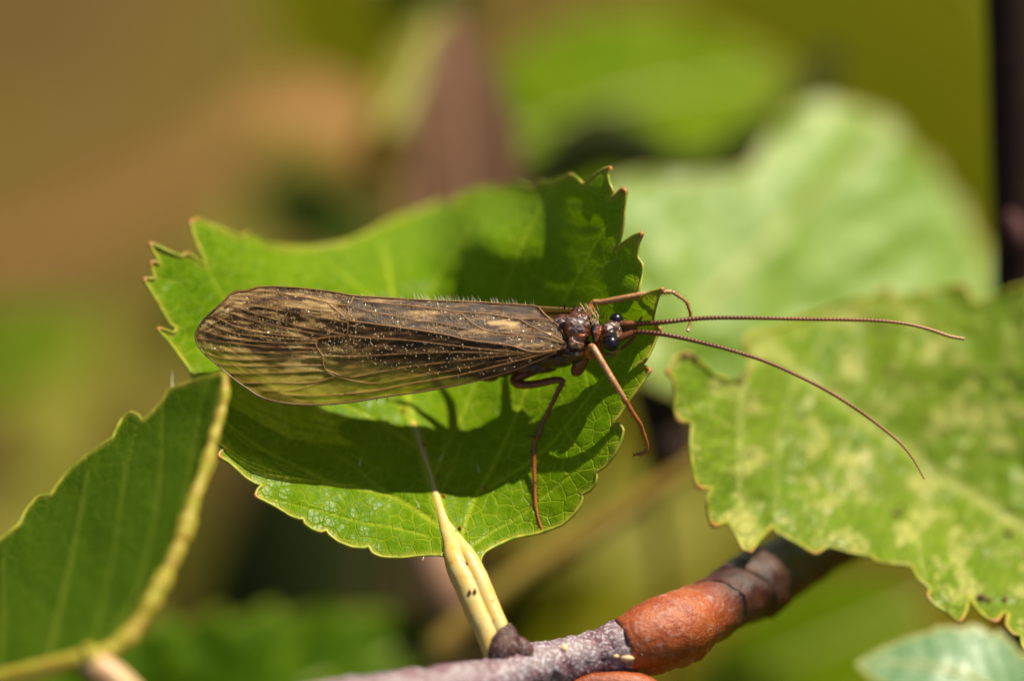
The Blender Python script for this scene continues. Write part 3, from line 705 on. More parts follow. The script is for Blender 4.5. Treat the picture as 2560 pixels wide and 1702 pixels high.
bg_leaf('background_leaf', 'pale olive leaf seen between the twig and the mottled leaf', 'leaf', (1330, 1500, -4300), (1850, 1230, -4700), 330, M['bg_pale'], cup=0.05, tilt=0.0, teeth=3, face=(-0.1, -0.7))
bg_leaf('background_leaf', 'yellow green leaf just above the orange bark', 'leaf', (1150, 1640, -3400), (1640, 1440, -3600), 260, M['bg_olive'], cup=0.05, tilt=0.1, teeth=4, face=(0.0, -0.7))

# blades of grass
def grass(label, pts, mat, wid):
    t = thing('grass_blade', label, 'grass', P1(pts[0][:3]))
    p = smooth_path(pts, 8)
    rows = []
    for k, q in enumerate(p):
        d = p[min(k + 1, len(p) - 1)][:2] - p[max(k - 1, 0)][:2]; d /= np.linalg.norm(d) + 1e-9; n_ = np.array([-d[1], d[0]])
        for s in (-1, 0, 1):
            rows.append((q[0] + n_[0] * s * q[3], q[1] + n_[1] * s * q[3], q[2] + (0 if s else -q[3] * 0.4)))
    rows = np.array(rows); n_ = len(p)
    F = [(3 * i + j, 3 * i + j + 1, 3 * i + j + 4, 3 * i + j + 3) for i in range(n_ - 1) for j in range(2)]
    mesh_obj('blade', P(rows[:, 0], rows[:, 1], rows[:, 2]), F, mat, t, {'edge': np.zeros(len(rows)), 'vein': np.zeros(len(rows))}, rows[:, :2] / 1000)
    w, r = to_ground(pts[0][0], pts[0][1], pts[0][2], (0, 0), 14)
    stem_world('sheath', w, r, M['stem_olive'], t)
    return t
grass('broad pale yellow green grass blade standing upright behind the folded leaf', [(60, 1900, -3600, 90), (70, 1600, -3700, 110), (90, 1300, -3900, 110), (140, 1050, -4200, 80), (260, 850, -4600, 30)], M['bg_pale'], 100)
grass('pale tan grass blade slanting across the brown ground', [(380, 1020, -4400, 50), (620, 560, -4900, 60), (850, 260, -5300, 50), (1000, 60, -5600, 20)], M['bg_pale'], 60)
grass('dry brown grass blade lying across the brown ground', [(-100, 620, -5200, 60), (250, 520, -5400, 70), (560, 360, -5600, 60), (800, 150, -5900, 20)], M['bg_brown'], 60)

# woody stems
M['stem_spot'] = basic_mat('spot_mauve', (0.10, 0.045, 0.045), (0.07, 0.03, 0.03), 30, 0.7, 0.1, 0.3, 4)
t = thing('woody_stem', 'nearly black upright woody stem behind the glossy leaf', 'stem', P(np.array(2545.), np.array(900.), np.array(-1000.)))
tube('bark', [(2520, -160, -900, 62), (2532, 200, -950, 64), (2545, 560, -1000, 66), (2552, 900, -1050, 68), (2560, 1300, -1100, 70), (2568, 1700, -1150, 72), (2570, 2100, -1200, 74)], M['stem_dark'], t, seg=16, n=6, wob=0.06)
w, r = to_ground(2570, 2090, -1200, (0, 0), 72)
stem_world('root_end', w, r, M['stem_dark'], t, 12)
tube('mauve_spot', [(2525, 530, -940, 14), (2538, 565, -928, 26), (2545, 600, -930, 28), (2548, 640, -940, 14)], M['stem_spot'], t, seg=10, n=4)  # mauve patch, paler than the bark around it
t = thing('thin_stem', 'thin olive brown stem slanting behind the insect leaf', 'stem', P1((1180, 1540, -1500)))
tube('stalk', [(1080, 1640, -1500, 34), (1250, 1480, -1480, 30), (1500, 1320, -1450, 27), (1740, 1160, -1420, 24), (1900, 1050, -1450, 22), (2100, 900, -1600, 20)], M['stem_olive'], t, seg=10, n=6)
w, r = to_ground(1085, 1635, -1500, (-0.004, 0), 34); stem_world('foot', w, r, M['stem_olive'], t)
t = thing('broken_stick', 'pinkish brown stick end beside the leaf stalk', 'stick', P1((1110, 1450, -1700)))
tube('bark', [(1085, 1250, -1800, 60), (1095, 1340, -1760, 66), (1112, 1430, -1720, 68), (1135, 1500, -1700, 58), (1150, 1545, -1690, 34)], M['stem_mauve'], t, seg=14, n=6, wob=0.08)
w, r = to_ground(1090, 1270, -1800, (0.0, 0.01), 50); stem_world('foot', w, r, M['stem_mauve'], t)
t = thing('shade_stick', 'added dark brown stick standing for shade in the gap between the two toothed leaves', 'stick', P1((1660, 1100, -1500)))  # added stick, its dark colour fills the shaded gap
tube('bark', [(1560, 780, -1700, 50), (1620, 940, -1600, 60), (1668, 1080, -1500, 66), (1690, 1170, -1450, 50)], M['stem_dark'], t, seg=14, n=6, wob=0.1)
w, r = to_ground(1565, 790, -1700, (-0.007, 0.0), 16); stem_world('foot', w, r, M['stem_dark'], t)

t = thing('shade_stick', 'added crooked dark twig standing for shade in the gaps around the bright background leaf', 'stick', P1((1500, 360, -2300)))  # added twig, painted dark to read as shaded holes between leaves
tube('bark', [(1300, 470, -2250, 40), (1400, 420, -2280, 66), (1490, 360, -2300, 82), (1570, 380, -2300, 74), (1680, 430, -2320, 50), (1790, 420, -2340, 50), (1880, 372, -2360, 66), (1960, 300, -2400, 40), (2080, 150, -2600, 34)], M['gap_shade'], t, seg=14, n=6, wob=0.15)
w, r = to_ground(1310, 465, -2250, (0.0, 0.01), 36); stem_world('foot', w, r, M['stem_dark'], t)

# added dark mound, its colour standing for the shade under the plants
bx, by = np.meshgrid(np.linspace(200, 1900, 40), np.linspace(0, 1, 26))
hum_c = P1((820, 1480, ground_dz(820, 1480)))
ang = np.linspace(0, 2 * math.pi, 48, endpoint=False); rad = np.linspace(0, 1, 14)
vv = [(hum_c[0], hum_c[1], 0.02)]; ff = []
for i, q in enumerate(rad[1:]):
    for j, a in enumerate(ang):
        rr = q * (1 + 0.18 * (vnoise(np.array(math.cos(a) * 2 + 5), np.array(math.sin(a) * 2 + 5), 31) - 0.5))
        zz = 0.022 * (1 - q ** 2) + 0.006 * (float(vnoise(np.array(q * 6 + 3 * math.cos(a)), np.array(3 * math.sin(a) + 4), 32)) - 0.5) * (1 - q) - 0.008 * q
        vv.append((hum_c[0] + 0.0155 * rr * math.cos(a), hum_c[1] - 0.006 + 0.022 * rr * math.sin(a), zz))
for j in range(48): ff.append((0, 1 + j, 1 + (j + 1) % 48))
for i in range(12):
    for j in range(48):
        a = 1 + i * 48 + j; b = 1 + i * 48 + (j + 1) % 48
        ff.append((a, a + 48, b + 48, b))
hum = mesh_obj('shade_mound', vv, ff, M['mound_shade']); hum['kind'] = 'structure'; hum['label'] = 'added dark mound standing for the shade below the insect leaf'

# ================================================================== THE CADDISFLY
fly = thing('caddisfly', 'brown caddisfly with long antennae and folded veined wings on a green leaf', 'insect', P1((1345, 1200, -100)))

# ---- body: one continuous surface from overlapping lobes
lobes = [  # px, py, dz, rx, ry, rz
    (1526, 828, -24, 22, 29, 25), (1545, 827, -30, 15, 19, 17), (1538, 812, -22, 14, 10, 12), (1536, 843, -20, 14, 9, 12), (1519, 826, -8, 13, 13, 12),
    (1504, 834, -36, 14, 22, 20), (1489, 828, -20, 11, 32, 22), (1491, 815, -10, 9, 12, 12), (1494, 866, -42, 14, 20, 18),
    (1444, 820, -20, 34, 45, 34), (1440, 824, -2, 24, 20, 14), (1452, 797, -4, 20, 14, 14), (1428, 795, -14, 24, 9, 12), (1408, 826, -52, 40, 42, 26), (1432, 853, 2, 11, 13, 9), (1447, 861, -6, 14, 14, 12), (1445, 776, -26, 16, 10, 14),
    (1432, 878, -58, 42, 32, 40), (1444, 884, -22, 6, 6, 6), (1388, 894, -72, 55, 27, 38), (1468, 866, -40, 14, 16, 16), (1470, 800, -22, 14, 14, 14),
    (1300, 888, -112, 92, 42, 42), (1150, 888, -124, 130, 42, 42), (1020, 884, -128, 100, 36, 36),
    (1222, 936, -128, 30, 19, 22), (1245, 922, -115, 50, 22, 24), (1330, 918, -95, 66, 18, 26)]
bm = bmesh.new()
for (x, y, z, a, b, c_) in lobes:
    bmesh.ops.create_icosphere(bm, subdivisions=3, radius=1.0, matrix=Matrix.Translation((x, -y, z)) @ Matrix.Diagonal((a, b, c_, 1)))
me = bpy.data.meshes.new('tmp'); bm.to_mesh(me); bm.free()
tmp = bpy.data.objects.new('tmp', me); COL.objects.link(tmp)
md = tmp.modifiers.new('r', 'REMESH'); md.mode = 'VOXEL'; md.voxel_size = 1.8
md2 = tmp.modifiers.new('s', 'SMOOTH'); md2.factor = 0.5; md2.iterations = 5
dg = bpy.context.evaluated_depsgraph_get(); ev = tmp.evaluated_get(dg); em = ev.to_mesh()
bv = np.zeros(len(em.vertices) * 3, np.float32); em.vertices.foreach_get('co', bv); bv = bv.reshape(-1, 3).astype(float); bv[:, 1] *= -1
bf = [tuple(p.vertices)[::-1] for p in em.polygons]
ev.to_mesh_clear(); bpy.data.objects.remove(tmp); bpy.data.meshes.remove(me)
bv[:, 2] += 5.0 * (vnoise(bv[:, 0] / 11, bv[:, 1] / 8, 44) - 0.5) + 3.0 * (vnoise(bv[:, 0] / 6, bv[:, 1] / 5, 41) - 0.5) + 1.2 * (vnoise(bv[:, 0] / 3.2, bv[:, 1] / 3.0, 42) - 0.5)
colr = np.tile(np.array([0.055, 0.020, 0.010]), (len(bv), 1))
def paint(x, y, rx, ry, col, k=1.0, hard=1.0):
    d = ((bv[:, 0] - x) / rx) ** 2 + ((bv[:, 1] - y) / ry) ** 2
    w = np.clip((1.3 - d) * hard, 0, 1)[:, None] * k
    colr[:] = colr * (1 - w) + np.array(col) * w
paint(1440, 825, 45, 52, (0.10, 0.030, 0.012))
paint(1418, 800, 30, 8, (0.24, 0.15, 0.11), 0.8); paint(1450, 800, 22, 9, (0.17, 0.13, 0.14), 0.8)
paint(1412, 832, 22, 24, (0.20, 0.045, 0.010), 0.9); paint(1444, 822, 17, 13, (0.09, 0.055, 0.07), 0.9, 2)
paint(1448, 840, 18, 7, (0.42, 0.10, 0.015), 0.95); paint(1434, 856, 16, 14, (0.34, 0.18, 0.12), 0.8); paint(1452, 862, 12, 14, (0.32, 0.16, 0.08), 0.7)
paint(1468, 845, 14, 30, (0.10, 0.022, 0.008), 0.9); paint(1466, 880, 16, 22, (0.36, 0.10, 0.014), 0.9)
paint(1489, 815, 9, 18, (0.24, 0.17, 0.16), 0.8); paint(1490, 842, 8, 14, (0.10, 0.07, 0.08), 0.8); paint(1500, 850, 9, 36, (0.38, 0.10, 0.016), 0.85); paint(1494, 872, 14, 16, (0.32, 0.08, 0.012), 0.9)
paint(1527, 826, 24, 24, (0.062, 0.028, 0.026), 1.0); paint(1528, 812, 18, 3, (0.24, 0.19, 0.17), 0.8); paint(1526, 838, 20, 3, (0.22, 0.17, 0.15), 0.7); paint(1548, 834, 8, 9, (0.38, 0.23, 0.13), 0.9); paint(1549, 812, 7, 6, (0.34, 0.22, 0.15), 0.8)
paint(1444, 884, 6, 6, (0.5, 0.42, 0.36), 0.9)
paint(1250, 935, 80, 30, (0.11, 0.035, 0.010), 0.9); paint(1340, 918, 70, 24, (0.07, 0.022, 0.008), 0.9)
colr *= (0.45 + 1.1 * vnoise(bv[:, 0] / 5, bv[:, 1] / 5, 43))[:, None]
for arc in ([(1396, 804), (1420, 796), (1446, 798), (1466, 812)], [(1424, 820), (1436, 810), (1452, 812), (1462, 826)], [(1432, 842), (1448, 848), (1460, 846)], [(1468, 806), (1480, 812)], [(1484, 804), (1492, 800), (1498, 808)], [(1424, 858), (1436, 868), (1450, 866)], [(1512, 812), (1528, 810), (1544, 814)], [(1510, 838), (1526, 836), (1546, 840)]):
    d_, _ = dist_poly(bv[:, 0], bv[:, 1], smooth_path(arc, 5)); w_ = (np.clip(1.3 - d_ / 2.6, 0, 1) * (bv[:, 2] > -60) * vnoise(bv[:, 0] / 4, bv[:, 1] / 4, 45))[:, None]
    colr[:] = colr * (1 - w_) + np.array((0.46, 0.36, 0.30)) * w_
m, nt, out = new_mat('cuticle')
ca = attr(nt, 'tint'); pr = N(nt, 'ShaderNodeBsdfPrincipled')
g = N(nt, 'ShaderNodeNewGeometry'); nz = noise(nt, g.outputs['Position'], 1 / (4 * U), 4, 0.6)
nt.links.new(ca.outputs['Color'], pr.inputs['Base Color']); pr.inputs['Roughness'].default_value = 0.30; pr.inputs['Specular IOR Level'].default_value = 0.7
pr.inputs['Subsurface Weight'].default_value = 0.15; pr.inputs['Subsurface Scale'].default_value = 8 * U; pr.inputs['Subsurface Radius'].default_value = (1, .3, .1)
bp = N(nt, 'ShaderNodeBump'); bp.inputs['Strength'].default_value = 0.45; bp.inputs['Distance'].default_value = 2.5 * U
nt.links.new(nz, bp.inputs['Height']); nt.links.new(bp.outputs[0], pr.inputs['Normal']); nt.links.new(pr.outputs[0], out.inputs[0])
M['cuticle'] = m
body = mesh_obj('body', P(bv[:, 0], bv[:, 1], bv[:, 2]), bf, M['cuticle'], fly, {'tint': colr})

M['eye'] = basic_mat('eye_black', (0.004, 0.003, 0.006), (0.008, 0.006, 0.012), 8, 0.30, 0.45, 0.08, 1)
def ball(name, x, y, z, r, mat, parent, sx=1, sy=1, sz=1):
    bm = bmesh.new(); bmesh.ops.create_icosphere(bm, subdivisions=3, radius=1.0)
    v = np.array([tuple(q.co) for q in bm.verts]); f = [tuple(q.index for q in p.verts) for p in bm.faces]; bm.free()
    return mesh_obj(name, P(x + v[:, 0] * r * sx, y - v[:, 1] * r * sy, z + v[:, 2] * r * sz), f, mat, parent)
ball('eye', 1528, 858, -10, 20.5, M['eye'], fly, 1.0, 0.98, 1.0)
ball('eye', 1541, 799, -34, 18, M['eye'], fly, 1.0, 0.95, 1.0)

# ---- antennae: ringed, tapering
M['antenna'] = basic_mat('antenna_brown', (0.14, 0.035, 0.010), (0.19, 0.055, 0.014), 60, 0.4, 0.5, 0.2, 1, attr_mix=[('ring', (0.035, 0.008, 0.006)), ('pale', (0.42, 0.24, 0.11))])
M['orange'] = basic_mat('leg_orange', (0.34, 0.105, 0.018), (0.24, 0.06, 0.012), 30, 0.3, 0.6, 0.3, 2, sss=0.2, c3=(0.10, 0.025, 0.012), lo3=0.64)
M['tan'] = basic_mat('leg_tan', (0.44, 0.22, 0.09), (0.34, 0.14, 0.045), 26, 0.3, 0.7, 0.6, 3, sss=0.1, c3=(0.58, 0.42, 0.26), lo3=0.58)
M['brown'] = basic_mat('leg_brown', (0.20, 0.055, 0.014), (0.12, 0.03, 0.010), 40, 0.28, 0.6, 0.3, 2, sss=0.15)
M['scape'] = basic_mat('scape_brown', (0.20, 0.06, 0.014), (0.07, 0.018, 0.012), 26, 0.3, 0.6, 0.3, 2)
def antenna(pts, seg_px):
    p = smooth_path(pts, 14)
    L = np.concatenate([[0], np.cumsum(np.hypot(np.diff(p[:, 0]), np.diff(p[:, 1])))])
    s = np.arange(0, L[-1], seg_px / 4)
    q = np.stack([np.interp(s, L, p[:, k]) for k in range(4)], 1)
    ph = (s / seg_px) % 1.0
    q[:, 3] *= 0.86 + 0.26 * np.sin(np.pi * ph) ** 0.8
    w = P(q[:, 0], q[:, 1], q[:, 2]); v, f = tube_geo(w, q[:, 3] * scl(q[:, 2]), 8)
    ring = np.where((ph < 0.22) | (ph > 0.80), 0.75, 0.0) * np.clip(1.2 - s / L[-1] * 1.3, 0, 1) + np.clip(0.5 - s / L[-1], 0, 1) * 0.8
    pale = np.clip((s / L[-1] - 0.70) / 0.3, 0, 1)
    return mesh_obj('antenna', v, f, M['antenna'], fly, {'ring': np.repeat(np.clip(ring, 0, 1), 8), 'pale': np.repeat(pale, 8) * 0.9})
a1 = antenna([(1586, 809, -20, 6.5), (1600, 809, -14, 6.2), (1662, 805, 4, 5.8), (1728, 798, 0, 5.3), (1790, 794.5, 5, 5.0), (1892, 795, 10, 4.6), (2001, 797.5, 8, 4.4), (2110, 799, 4, 4.2), (2201, 802, 0, 4.1), (2274, 811, -5, 4.2), (2329, 825, -12, 4.3), (2373, 840, -18, 4.3), (2413, 847.5, -22, 4.0)], 9.5)
a2 = antenna([(1584, 831, -20, 6.5), (1600, 830, -12, 6.2), (1630, 832, -2, 6.0), (1666, 837, 6, 5.6), (1719, 848, 10, 5.2), (1780, 863, 20, 4.9), (1819, 873, 25, 4.7), (1910, 902, 32, 4.4), (2001, 942, 36, 4.2), (2074, 980, 36, 4.0), (2147, 1026, 32, 3.7), (2201, 1066, 26, 3.4), (2249, 1106, 20, 3.0), (2282, 1146, 14, 2.6), (2311, 1197, 8, 2.0)], 9.5)
tube('scape', [(1546, 812, -26, 10), (1558, 810, -24, 10), (1575, 809, -22, 8.5), (1588, 809, -20, 7), (1594, 809, -19, 5)], M['scape'], a1, seg=10, n=4)
tube('scape', [(1545, 846, -26, 11), (1556, 842, -24, 11), (1572, 836, -22, 9), (1584, 831, -20, 7), (1592, 830, -18, 5)], M['scape'], a2, seg=10, n=4)
tube('snout', [(1550, 826, -44, 13), (1566, 826, -50, 12), (1580, 824, -56, 9), (1590, 822, -60, 5)], M['brown'], fly, seg=10, n=4)
tube('palp', [(1588, 824, -56, 4), (1594, 812, -50, 3.6), (1600, 800, -46, 3.4), (1606, 791, -44, 2.2)], M['orange'], fly, seg=8, n=4)
tube('palp', [(1588, 838, -56, 4.6), (1578, 851, -58, 4.4), (1562, 865, -62, 4.2), (1552, 874, -64, 3.2)], M['brown'], fly, seg=8, n=4)
tube('palp', [(1506, 868, -46, 4), (1507, 882, -50, 3.8), (1522, 886, -52, 3.6), (1540, 889, -54, 2.4)], M['brown'], fly, seg=8, n=4)
tube('palp', [(1524, 880, -48, 3), (1536, 879, -46, 4), (1545, 876, -44, 3)], M['tan'], fly, seg=8, n=3)

# ---- legs (each its own part; spurs and claws below it)
M['spine'] = basic_mat('spine_black', (0.02, 0.010, 0.006), (0.03, 0.015, 0.008), 20, 0.4, 0.4, 0, 1)
def spines(parent, pts, step, length, side=(1, -1), r=1.0, t0=0.0, t1=1.0):
    p = smooth_path(pts, 8); L = np.concatenate([[0], np.cumsum(np.hypot(np.diff(p[:, 0]), np.diff(p[:, 1])))])
    a, b = [], []
    for s in np.arange(L[-1] * t0, L[-1] * t1, step):
        q = [np.interp(s, L, p[:, k]) for k in range(4)]; q2 = [np.interp(min(s + 4, L[-1]), L, p[:, k]) for k in range(4)]
        d = np.array([q2[0] - q[0], q2[1] - q[1]]); d /= np.linalg.norm(d) + 1e-6; n_ = np.array([-d[1], d[0]])
        for sd in side:
            if rng.random() < 0.25: continue
            e = n_ * sd * (0.75 + 0.4 * rng.random()) + d * 0.75
            l = length * (0.8 + 0.7 * rng.random())
            a.append(P1((q[0] + n_[0] * sd * q[3] * 0.8, q[1] + n_[1] * sd * q[3] * 0.8, q[2]))); b.append(P1((q[0] + n_[0] * sd * q[3] * 0.8 + e[0] * l, q[1] + n_[1] * sd * q[3] * 0.8 + e[1] * l, q[2] + rng.uniform(-4, 6))))
    return hairs_obj('leg_spines', a, b, 1.5 * r * U, M['spine'], parent)
# near foreleg
fl_t = [(1476, 867, -16, 9), (1484, 870, -4, 9), (1505, 905, 8, 8.4), (1531, 948, 15, 8), (1552, 982, 13, 7.4), (1561, 996, 10, 6.6)]
leg = tube('leg', [(1474, 862, -44, 13), (1460, 890, -52, 16), (1448, 915, -62, 17), (1440, 930, -70, 15), (1437, 938, -74, 8)], M['brown'], fly, seg=12, n=5, flat=0.8, label='near foreleg with a broad brown coxa')
tube('femur', [(1494, 862, -40, 9), (1488, 880, -38, 10), (1478, 890, -40, 10), (1470, 876, -30, 12), (1476, 866, -18, 9)], M['orange'], leg, seg=10, n=5)
tube('tibia', fl_t, M['tan'], leg, seg=10, n=5)
fl_s = [(1561, 996, 10, 6.4), (1580, 1028, 2, 5.8), (1596, 1052, -6, 5.2), (1602, 1061, -9, 4.8), (1610, 1084, -18, 4.4), (1618, 1108, -26, 4.2), (1618, 1125, -32, 4.0), (1603, 1134, -36, 4.4), (1583, 1137, -38, 2.2)]
tube('tarsus', fl_s, M['orange'], leg, seg=9, n=5)
spines(leg, fl_t, 11, 9, r=0.9); spines(leg, fl_s, 9, 8, r=0.9)
# far foreleg, its middle hidden by the leaf tooth
ff_t = [(1483, 754, -50, 6.5), (1505, 755, -42, 7.4), (1541, 748, -26, 7.4), (1576, 741, -14, 7.0), (1612, 734, -14, 6.4), (1650, 731, -14, 6.0), (1680, 729, -14, 5.6)]
leg2 = tube('leg', [(1468, 798, -40, 8), (1474, 782, -46, 9), (1479, 765, -52, 9), (1484, 754, -50, 6)], M['orange'], fly, seg=10, n=5, label='far foreleg reaching over the leaf edge')
tube('tibia', ff_t, M['tan'], leg2, seg=10, n=5)
ff_s = [(1680, 729, -14, 5.2), (1701, 743, -20, 4.4), (1716, 755, -26, 4.4), (1723, 773, -32, 4.0), (1727, 791, -38, 4.0), (1723, 812, -38, 3.6), (1720, 825, -36, 4.4)]
tube('tarsus', ff_s, M['tan'], leg2, seg=9, n=5)
spines(leg2, ff_t, 10, 8, side=(1,), r=0.8); spines(leg2, ff_s, 10, 6, r=0.7)
M['pad'] = basic_mat('foot_pad', (0.62, 0.45, 0.36), (0.5, 0.35, 0.3), 10, 0.3, 0.5, 0.2, 1)
ball('foot_pad', 1720, 826, -33, 4.6, M['pad'], leg2)
# middle leg
ml = [(1408, 957, -58, 7.6), (1399, 971, -60, 6.2), (1378, 1013, -74, 5.8), (1359, 1053, -86, 5.6), (1341, 1096, -96, 6.0)]
leg3 = tube('leg', [(1372, 908, -78, 13), (1340, 922, -92, 14), (1300, 940, -104, 13), (1286, 950, -104, 12), (1300, 961, -96, 11), (1343, 959, -82, 10), (1380, 951, -68, 9.4), (1402, 951, -60, 8.6), (1410, 957, -57, 7.6)], M['brown'], fly, seg=12, n=6, label='middle leg bent back and planted on the leaf')
tube('tibia', ml, M['brown'], leg3, seg=10, n=6)
ms = [(1341, 1096, -96, 5.6), (1337, 1104, -97, 4.6), (1335, 1154, -98, 5.0), (1337, 1204, -88, 4.6), (1337, 1208, -88, 4.0), (1339, 1262, -74, 4.6), (1341, 1272, -70, 4.0), (1346, 1296, -62, 3.8), (1353, 1318, -55, 4.4), (1359, 1331, -52, 4.8)]
tube('tarsus', ms, M['orange'], leg3, seg=9, n=5)
spines(leg3, ml, 7, 9, r=1.0); spines(leg3, ms, 8, 8, side=(1, -1, 1), r=1.0)
tube('spur', [(1338, 1092, -94, 2.4), (1326, 1090, -92, 1.8), (1313, 1088, -90, 0.4)], M['spine'], leg3, seg=6, n=3)
ball('foot_pad', 1360, 1331, -48, 5, M['pad'], leg3, 1, 0.8, 0.8)
# hind legs and far middle leg, mostly under the wings
leg4 = tube('leg', [(1222, 940, -128, 12), (1190, 935, -165, 10), (1130, 930, -205, 8), (1060, 930, -240, 6), (990, 935, -252, 4)], M['brown'], fly, seg=10, n=5, label='near hind leg tucked under the wing')
leg5 = tube('leg', [(1222, 880, -150, 12), (1200, 820, -220, 9), (1150, 780, -290, 7), (1100, 760, -345, 5)], M['brown'], fly, seg=10, n=5, label='far hind leg under the wings')
leg6 = tube('leg', [(1372, 850, -90, 12), (1360, 800, -130, 10), (1340, 780, -180, 8), (1320, 790, -240, 5), (1310, 800, -262, 4)], M['brown'], fly, seg=10, n=5, label='far middle leg under the wings')

# ---- wings
w_top = np.array([(489, 845), (491, 830), (508, 801), (533, 777), (557, 755), (574, 738), (591, 728), (617, 726), (649, 716), (690, 715), (751, 719), (823, 727), (884, 738), (945, 742), (1020, 747), (1077, 750), (1174, 753), (1271, 759), (1343, 764), (1356, 784), (1380, 794), (1404, 823), (1420, 848)], float)
w_bot = np.array([(1424, 862), (1412, 872), (1392, 880), (1330, 908), (1270, 930), (1198, 950), (1125, 966), (1053, 979), (980, 989), (920, 998), (860, 1007), (775, 1012), (702, 1006), (654, 993), (625, 976), (593, 954), (564, 930), (545, 913), (513, 886), (496, 864)], float)
w_out = np.vstack([w_top, w_bot])
fx = np.array([480, 560, 640, 750, 870, 980, 1100, 1200, 1320, 1400, 1430]); fyv = np.array([838, 790, 764, 772, 795, 815, 833, 852, 872, 866, 862])
def w_fold(x): return np.interp(x, fx, fyv)
def w_dz(x, y):
    t = y - w_fold(x)
    kd = np.interp(x, [480, 700, 900, 1450], [-0.10, -0.05, 0.14, 0.34]); ku = np.interp(x, [480, 650, 900, 1450], [0.25, 0.42, 0.60, 0.62])
    a = (kd - ku) / 2; b = (kd + ku) / 2
    dzf = np.interp(x, [480, 560, 870, 1300, 1430], [-75, -45, 0, 4, 0])
    return dzf - (a * t + b * (np.sqrt(t * t + 144) - 12))
top_x = np.interp
def ytop(x): return np.interp(x, w_top[1:, 0], w_top[1:, 1])
def ybot(x): return np.interp(x, w_bot[::-1, 0], w_bot[::-1, 1])

veins = [  # long veins and cross veins of the near forewing
    ([(884, 747), (945, 757), (1020, 764), (1077, 771), (1150, 780), (1222, 785), (1295, 797), (1356, 797), (1384, 806)], 2.4),
    ([(1150, 782), (1188, 813), (1222, 828), (1295, 835), (1343, 832)], 2.2), ([(1300, 799), (1319, 811), (1343, 823), (1392, 846), (1412, 856)], 2.2),
    ([(1346, 768), (1368, 792), (1397, 816), (1416, 846)], 3.0), ([(872, 764), (945, 782), (1020, 797), (1101, 808), (1174, 824), (1250, 838), (1343, 842), (1408, 858)], 1.8),
    ([(868, 801), (920, 808), (980, 816), (1101, 834), (1174, 850), (1271, 863), (1319, 877), (1358, 880), (1400, 872)], 3.0),
    ([(867, 838), (920, 845), (1020, 851), (1120, 862), (1240, 876), (1340, 882)], 1.6), ([(806, 891), (896, 891), (1020, 884), (1150, 880), (1280, 884), (1390, 874)], 1.8),
    ([(816, 927), (872, 942), (945, 931), (1020, 917), (1120, 905), (1222, 893), (1390, 876)], 2.0), ([(838, 942), (930, 958), (1020, 945), (1150, 922), (1300, 892), (1400, 872)], 1.5),
    ([(860, 985), (945, 976), (1020, 960), (1125, 942), (1222, 920), (1392, 876)], 2.4), ([(700, 985), (780, 990), (860, 985)], 1.8),
    ([(818, 757), (848, 782), (867, 801), (869, 820), (864, 838), (830, 842), (797, 847), (790, 860), (794, 872), (806, 891), (808, 910), (816, 927), (838, 942)], 2.4),
    ([(884, 742), (876, 758), (868, 763), (846, 763)], 2.8), ([(868, 763), (872, 780), (868, 801)], 1.6),
    ([(846, 763), (780, 747), (720, 737), (660, 728), (612, 730)], 1.6), ([(830, 768), (760, 758), (690, 748), (610, 738), (585, 740)], 1.5), ([(848, 782), (760, 772), (680, 760), (600, 750), (572, 748)], 1.5),
    ([(867, 805), (780, 790), (690, 774), (620, 763), (560, 757)], 1.6), ([(860, 836), (751, 816), (654, 789), (569, 762), (552, 764)], 1.7), ([(840, 842), (740, 826), (640, 803), (545, 772)], 1.4),
    ([(797, 847), (702, 838), (605, 822), (528, 788)], 1.7), ([(795, 851), (690, 845), (581, 832), (510, 802)], 1.5), ([(791, 858), (678, 856), (575, 846), (498, 824)], 1.6), ([(792, 871), (678, 868), (581, 858), (494, 846)], 1.6),
    ([(798, 880), (678, 882), (560, 878), (500, 866)], 1.5), ([(806, 893), (678, 899), (570, 898), (515, 884)], 1.6), ([(809, 913), (678, 915), (590, 915), (545, 910)], 1.6), ([(816, 927), (702, 932), (620, 934), (575, 934)], 1.6),
    ([(838, 942), (775, 957), (690, 957), (610, 958)], 1.8), ([(820, 948), (740, 975), (660, 978)], 1.4)]
margin_line = [tuple(p) for p in np.vstack([w_bot[2:], w_top[:9]])]

wo = catmull_closed(w_out, 4.0)[:, :2]
v2, WF = triangulate(wo, 3.6)
x, y = v2[:, 0], v2[:, 1]
vfr = np.clip((y - ytop(x)) / np.maximum(ybot(x) - ytop(x), 1), 0, 1)
lat = np.clip((y - w_fold(x)) / 30, 0, 1)
dist = np.clip((880 - x) / 60, 0, 1)
tone = 0.235 + 0.20 * dist + 0.05 * lat * (1 - dist)
vd = np.full(len(x), 1e9)
for pl, rr in veins:
    d, _ = dist_poly(x, y, smooth_path(pl, 5)); vd = np.minimum(vd, d)
streak = vnoise(x / 46 + 3, vfr * 36 + 7, 51) * 0.6 + vnoise(x / 20, vfr * 60, 52) * 0.4
streak = np.clip((streak - 0.36) / 0.28, 0, 1); streak = streak * streak * (3 - 2 * streak)
tone += (streak - 0.5) * (0.30 + 0.12 * dist)
tone -= 0.15 * np.exp(-((vd - 5.0) / 2.6) ** 2)
tone += 0.10 * np.exp(-(vd / 2.5) ** 2)
def spot(cx, cy, rx, ry, k):
    global tone
    d = ((x - cx) / rx) ** 2 + ((y - cy) / ry) ** 2 + 0.7 * (vnoise(x / 9, y / 6, 53) - 0.5)
    tone = tone + k * np.clip(1.5 - 1.3 * d, 0, 1)
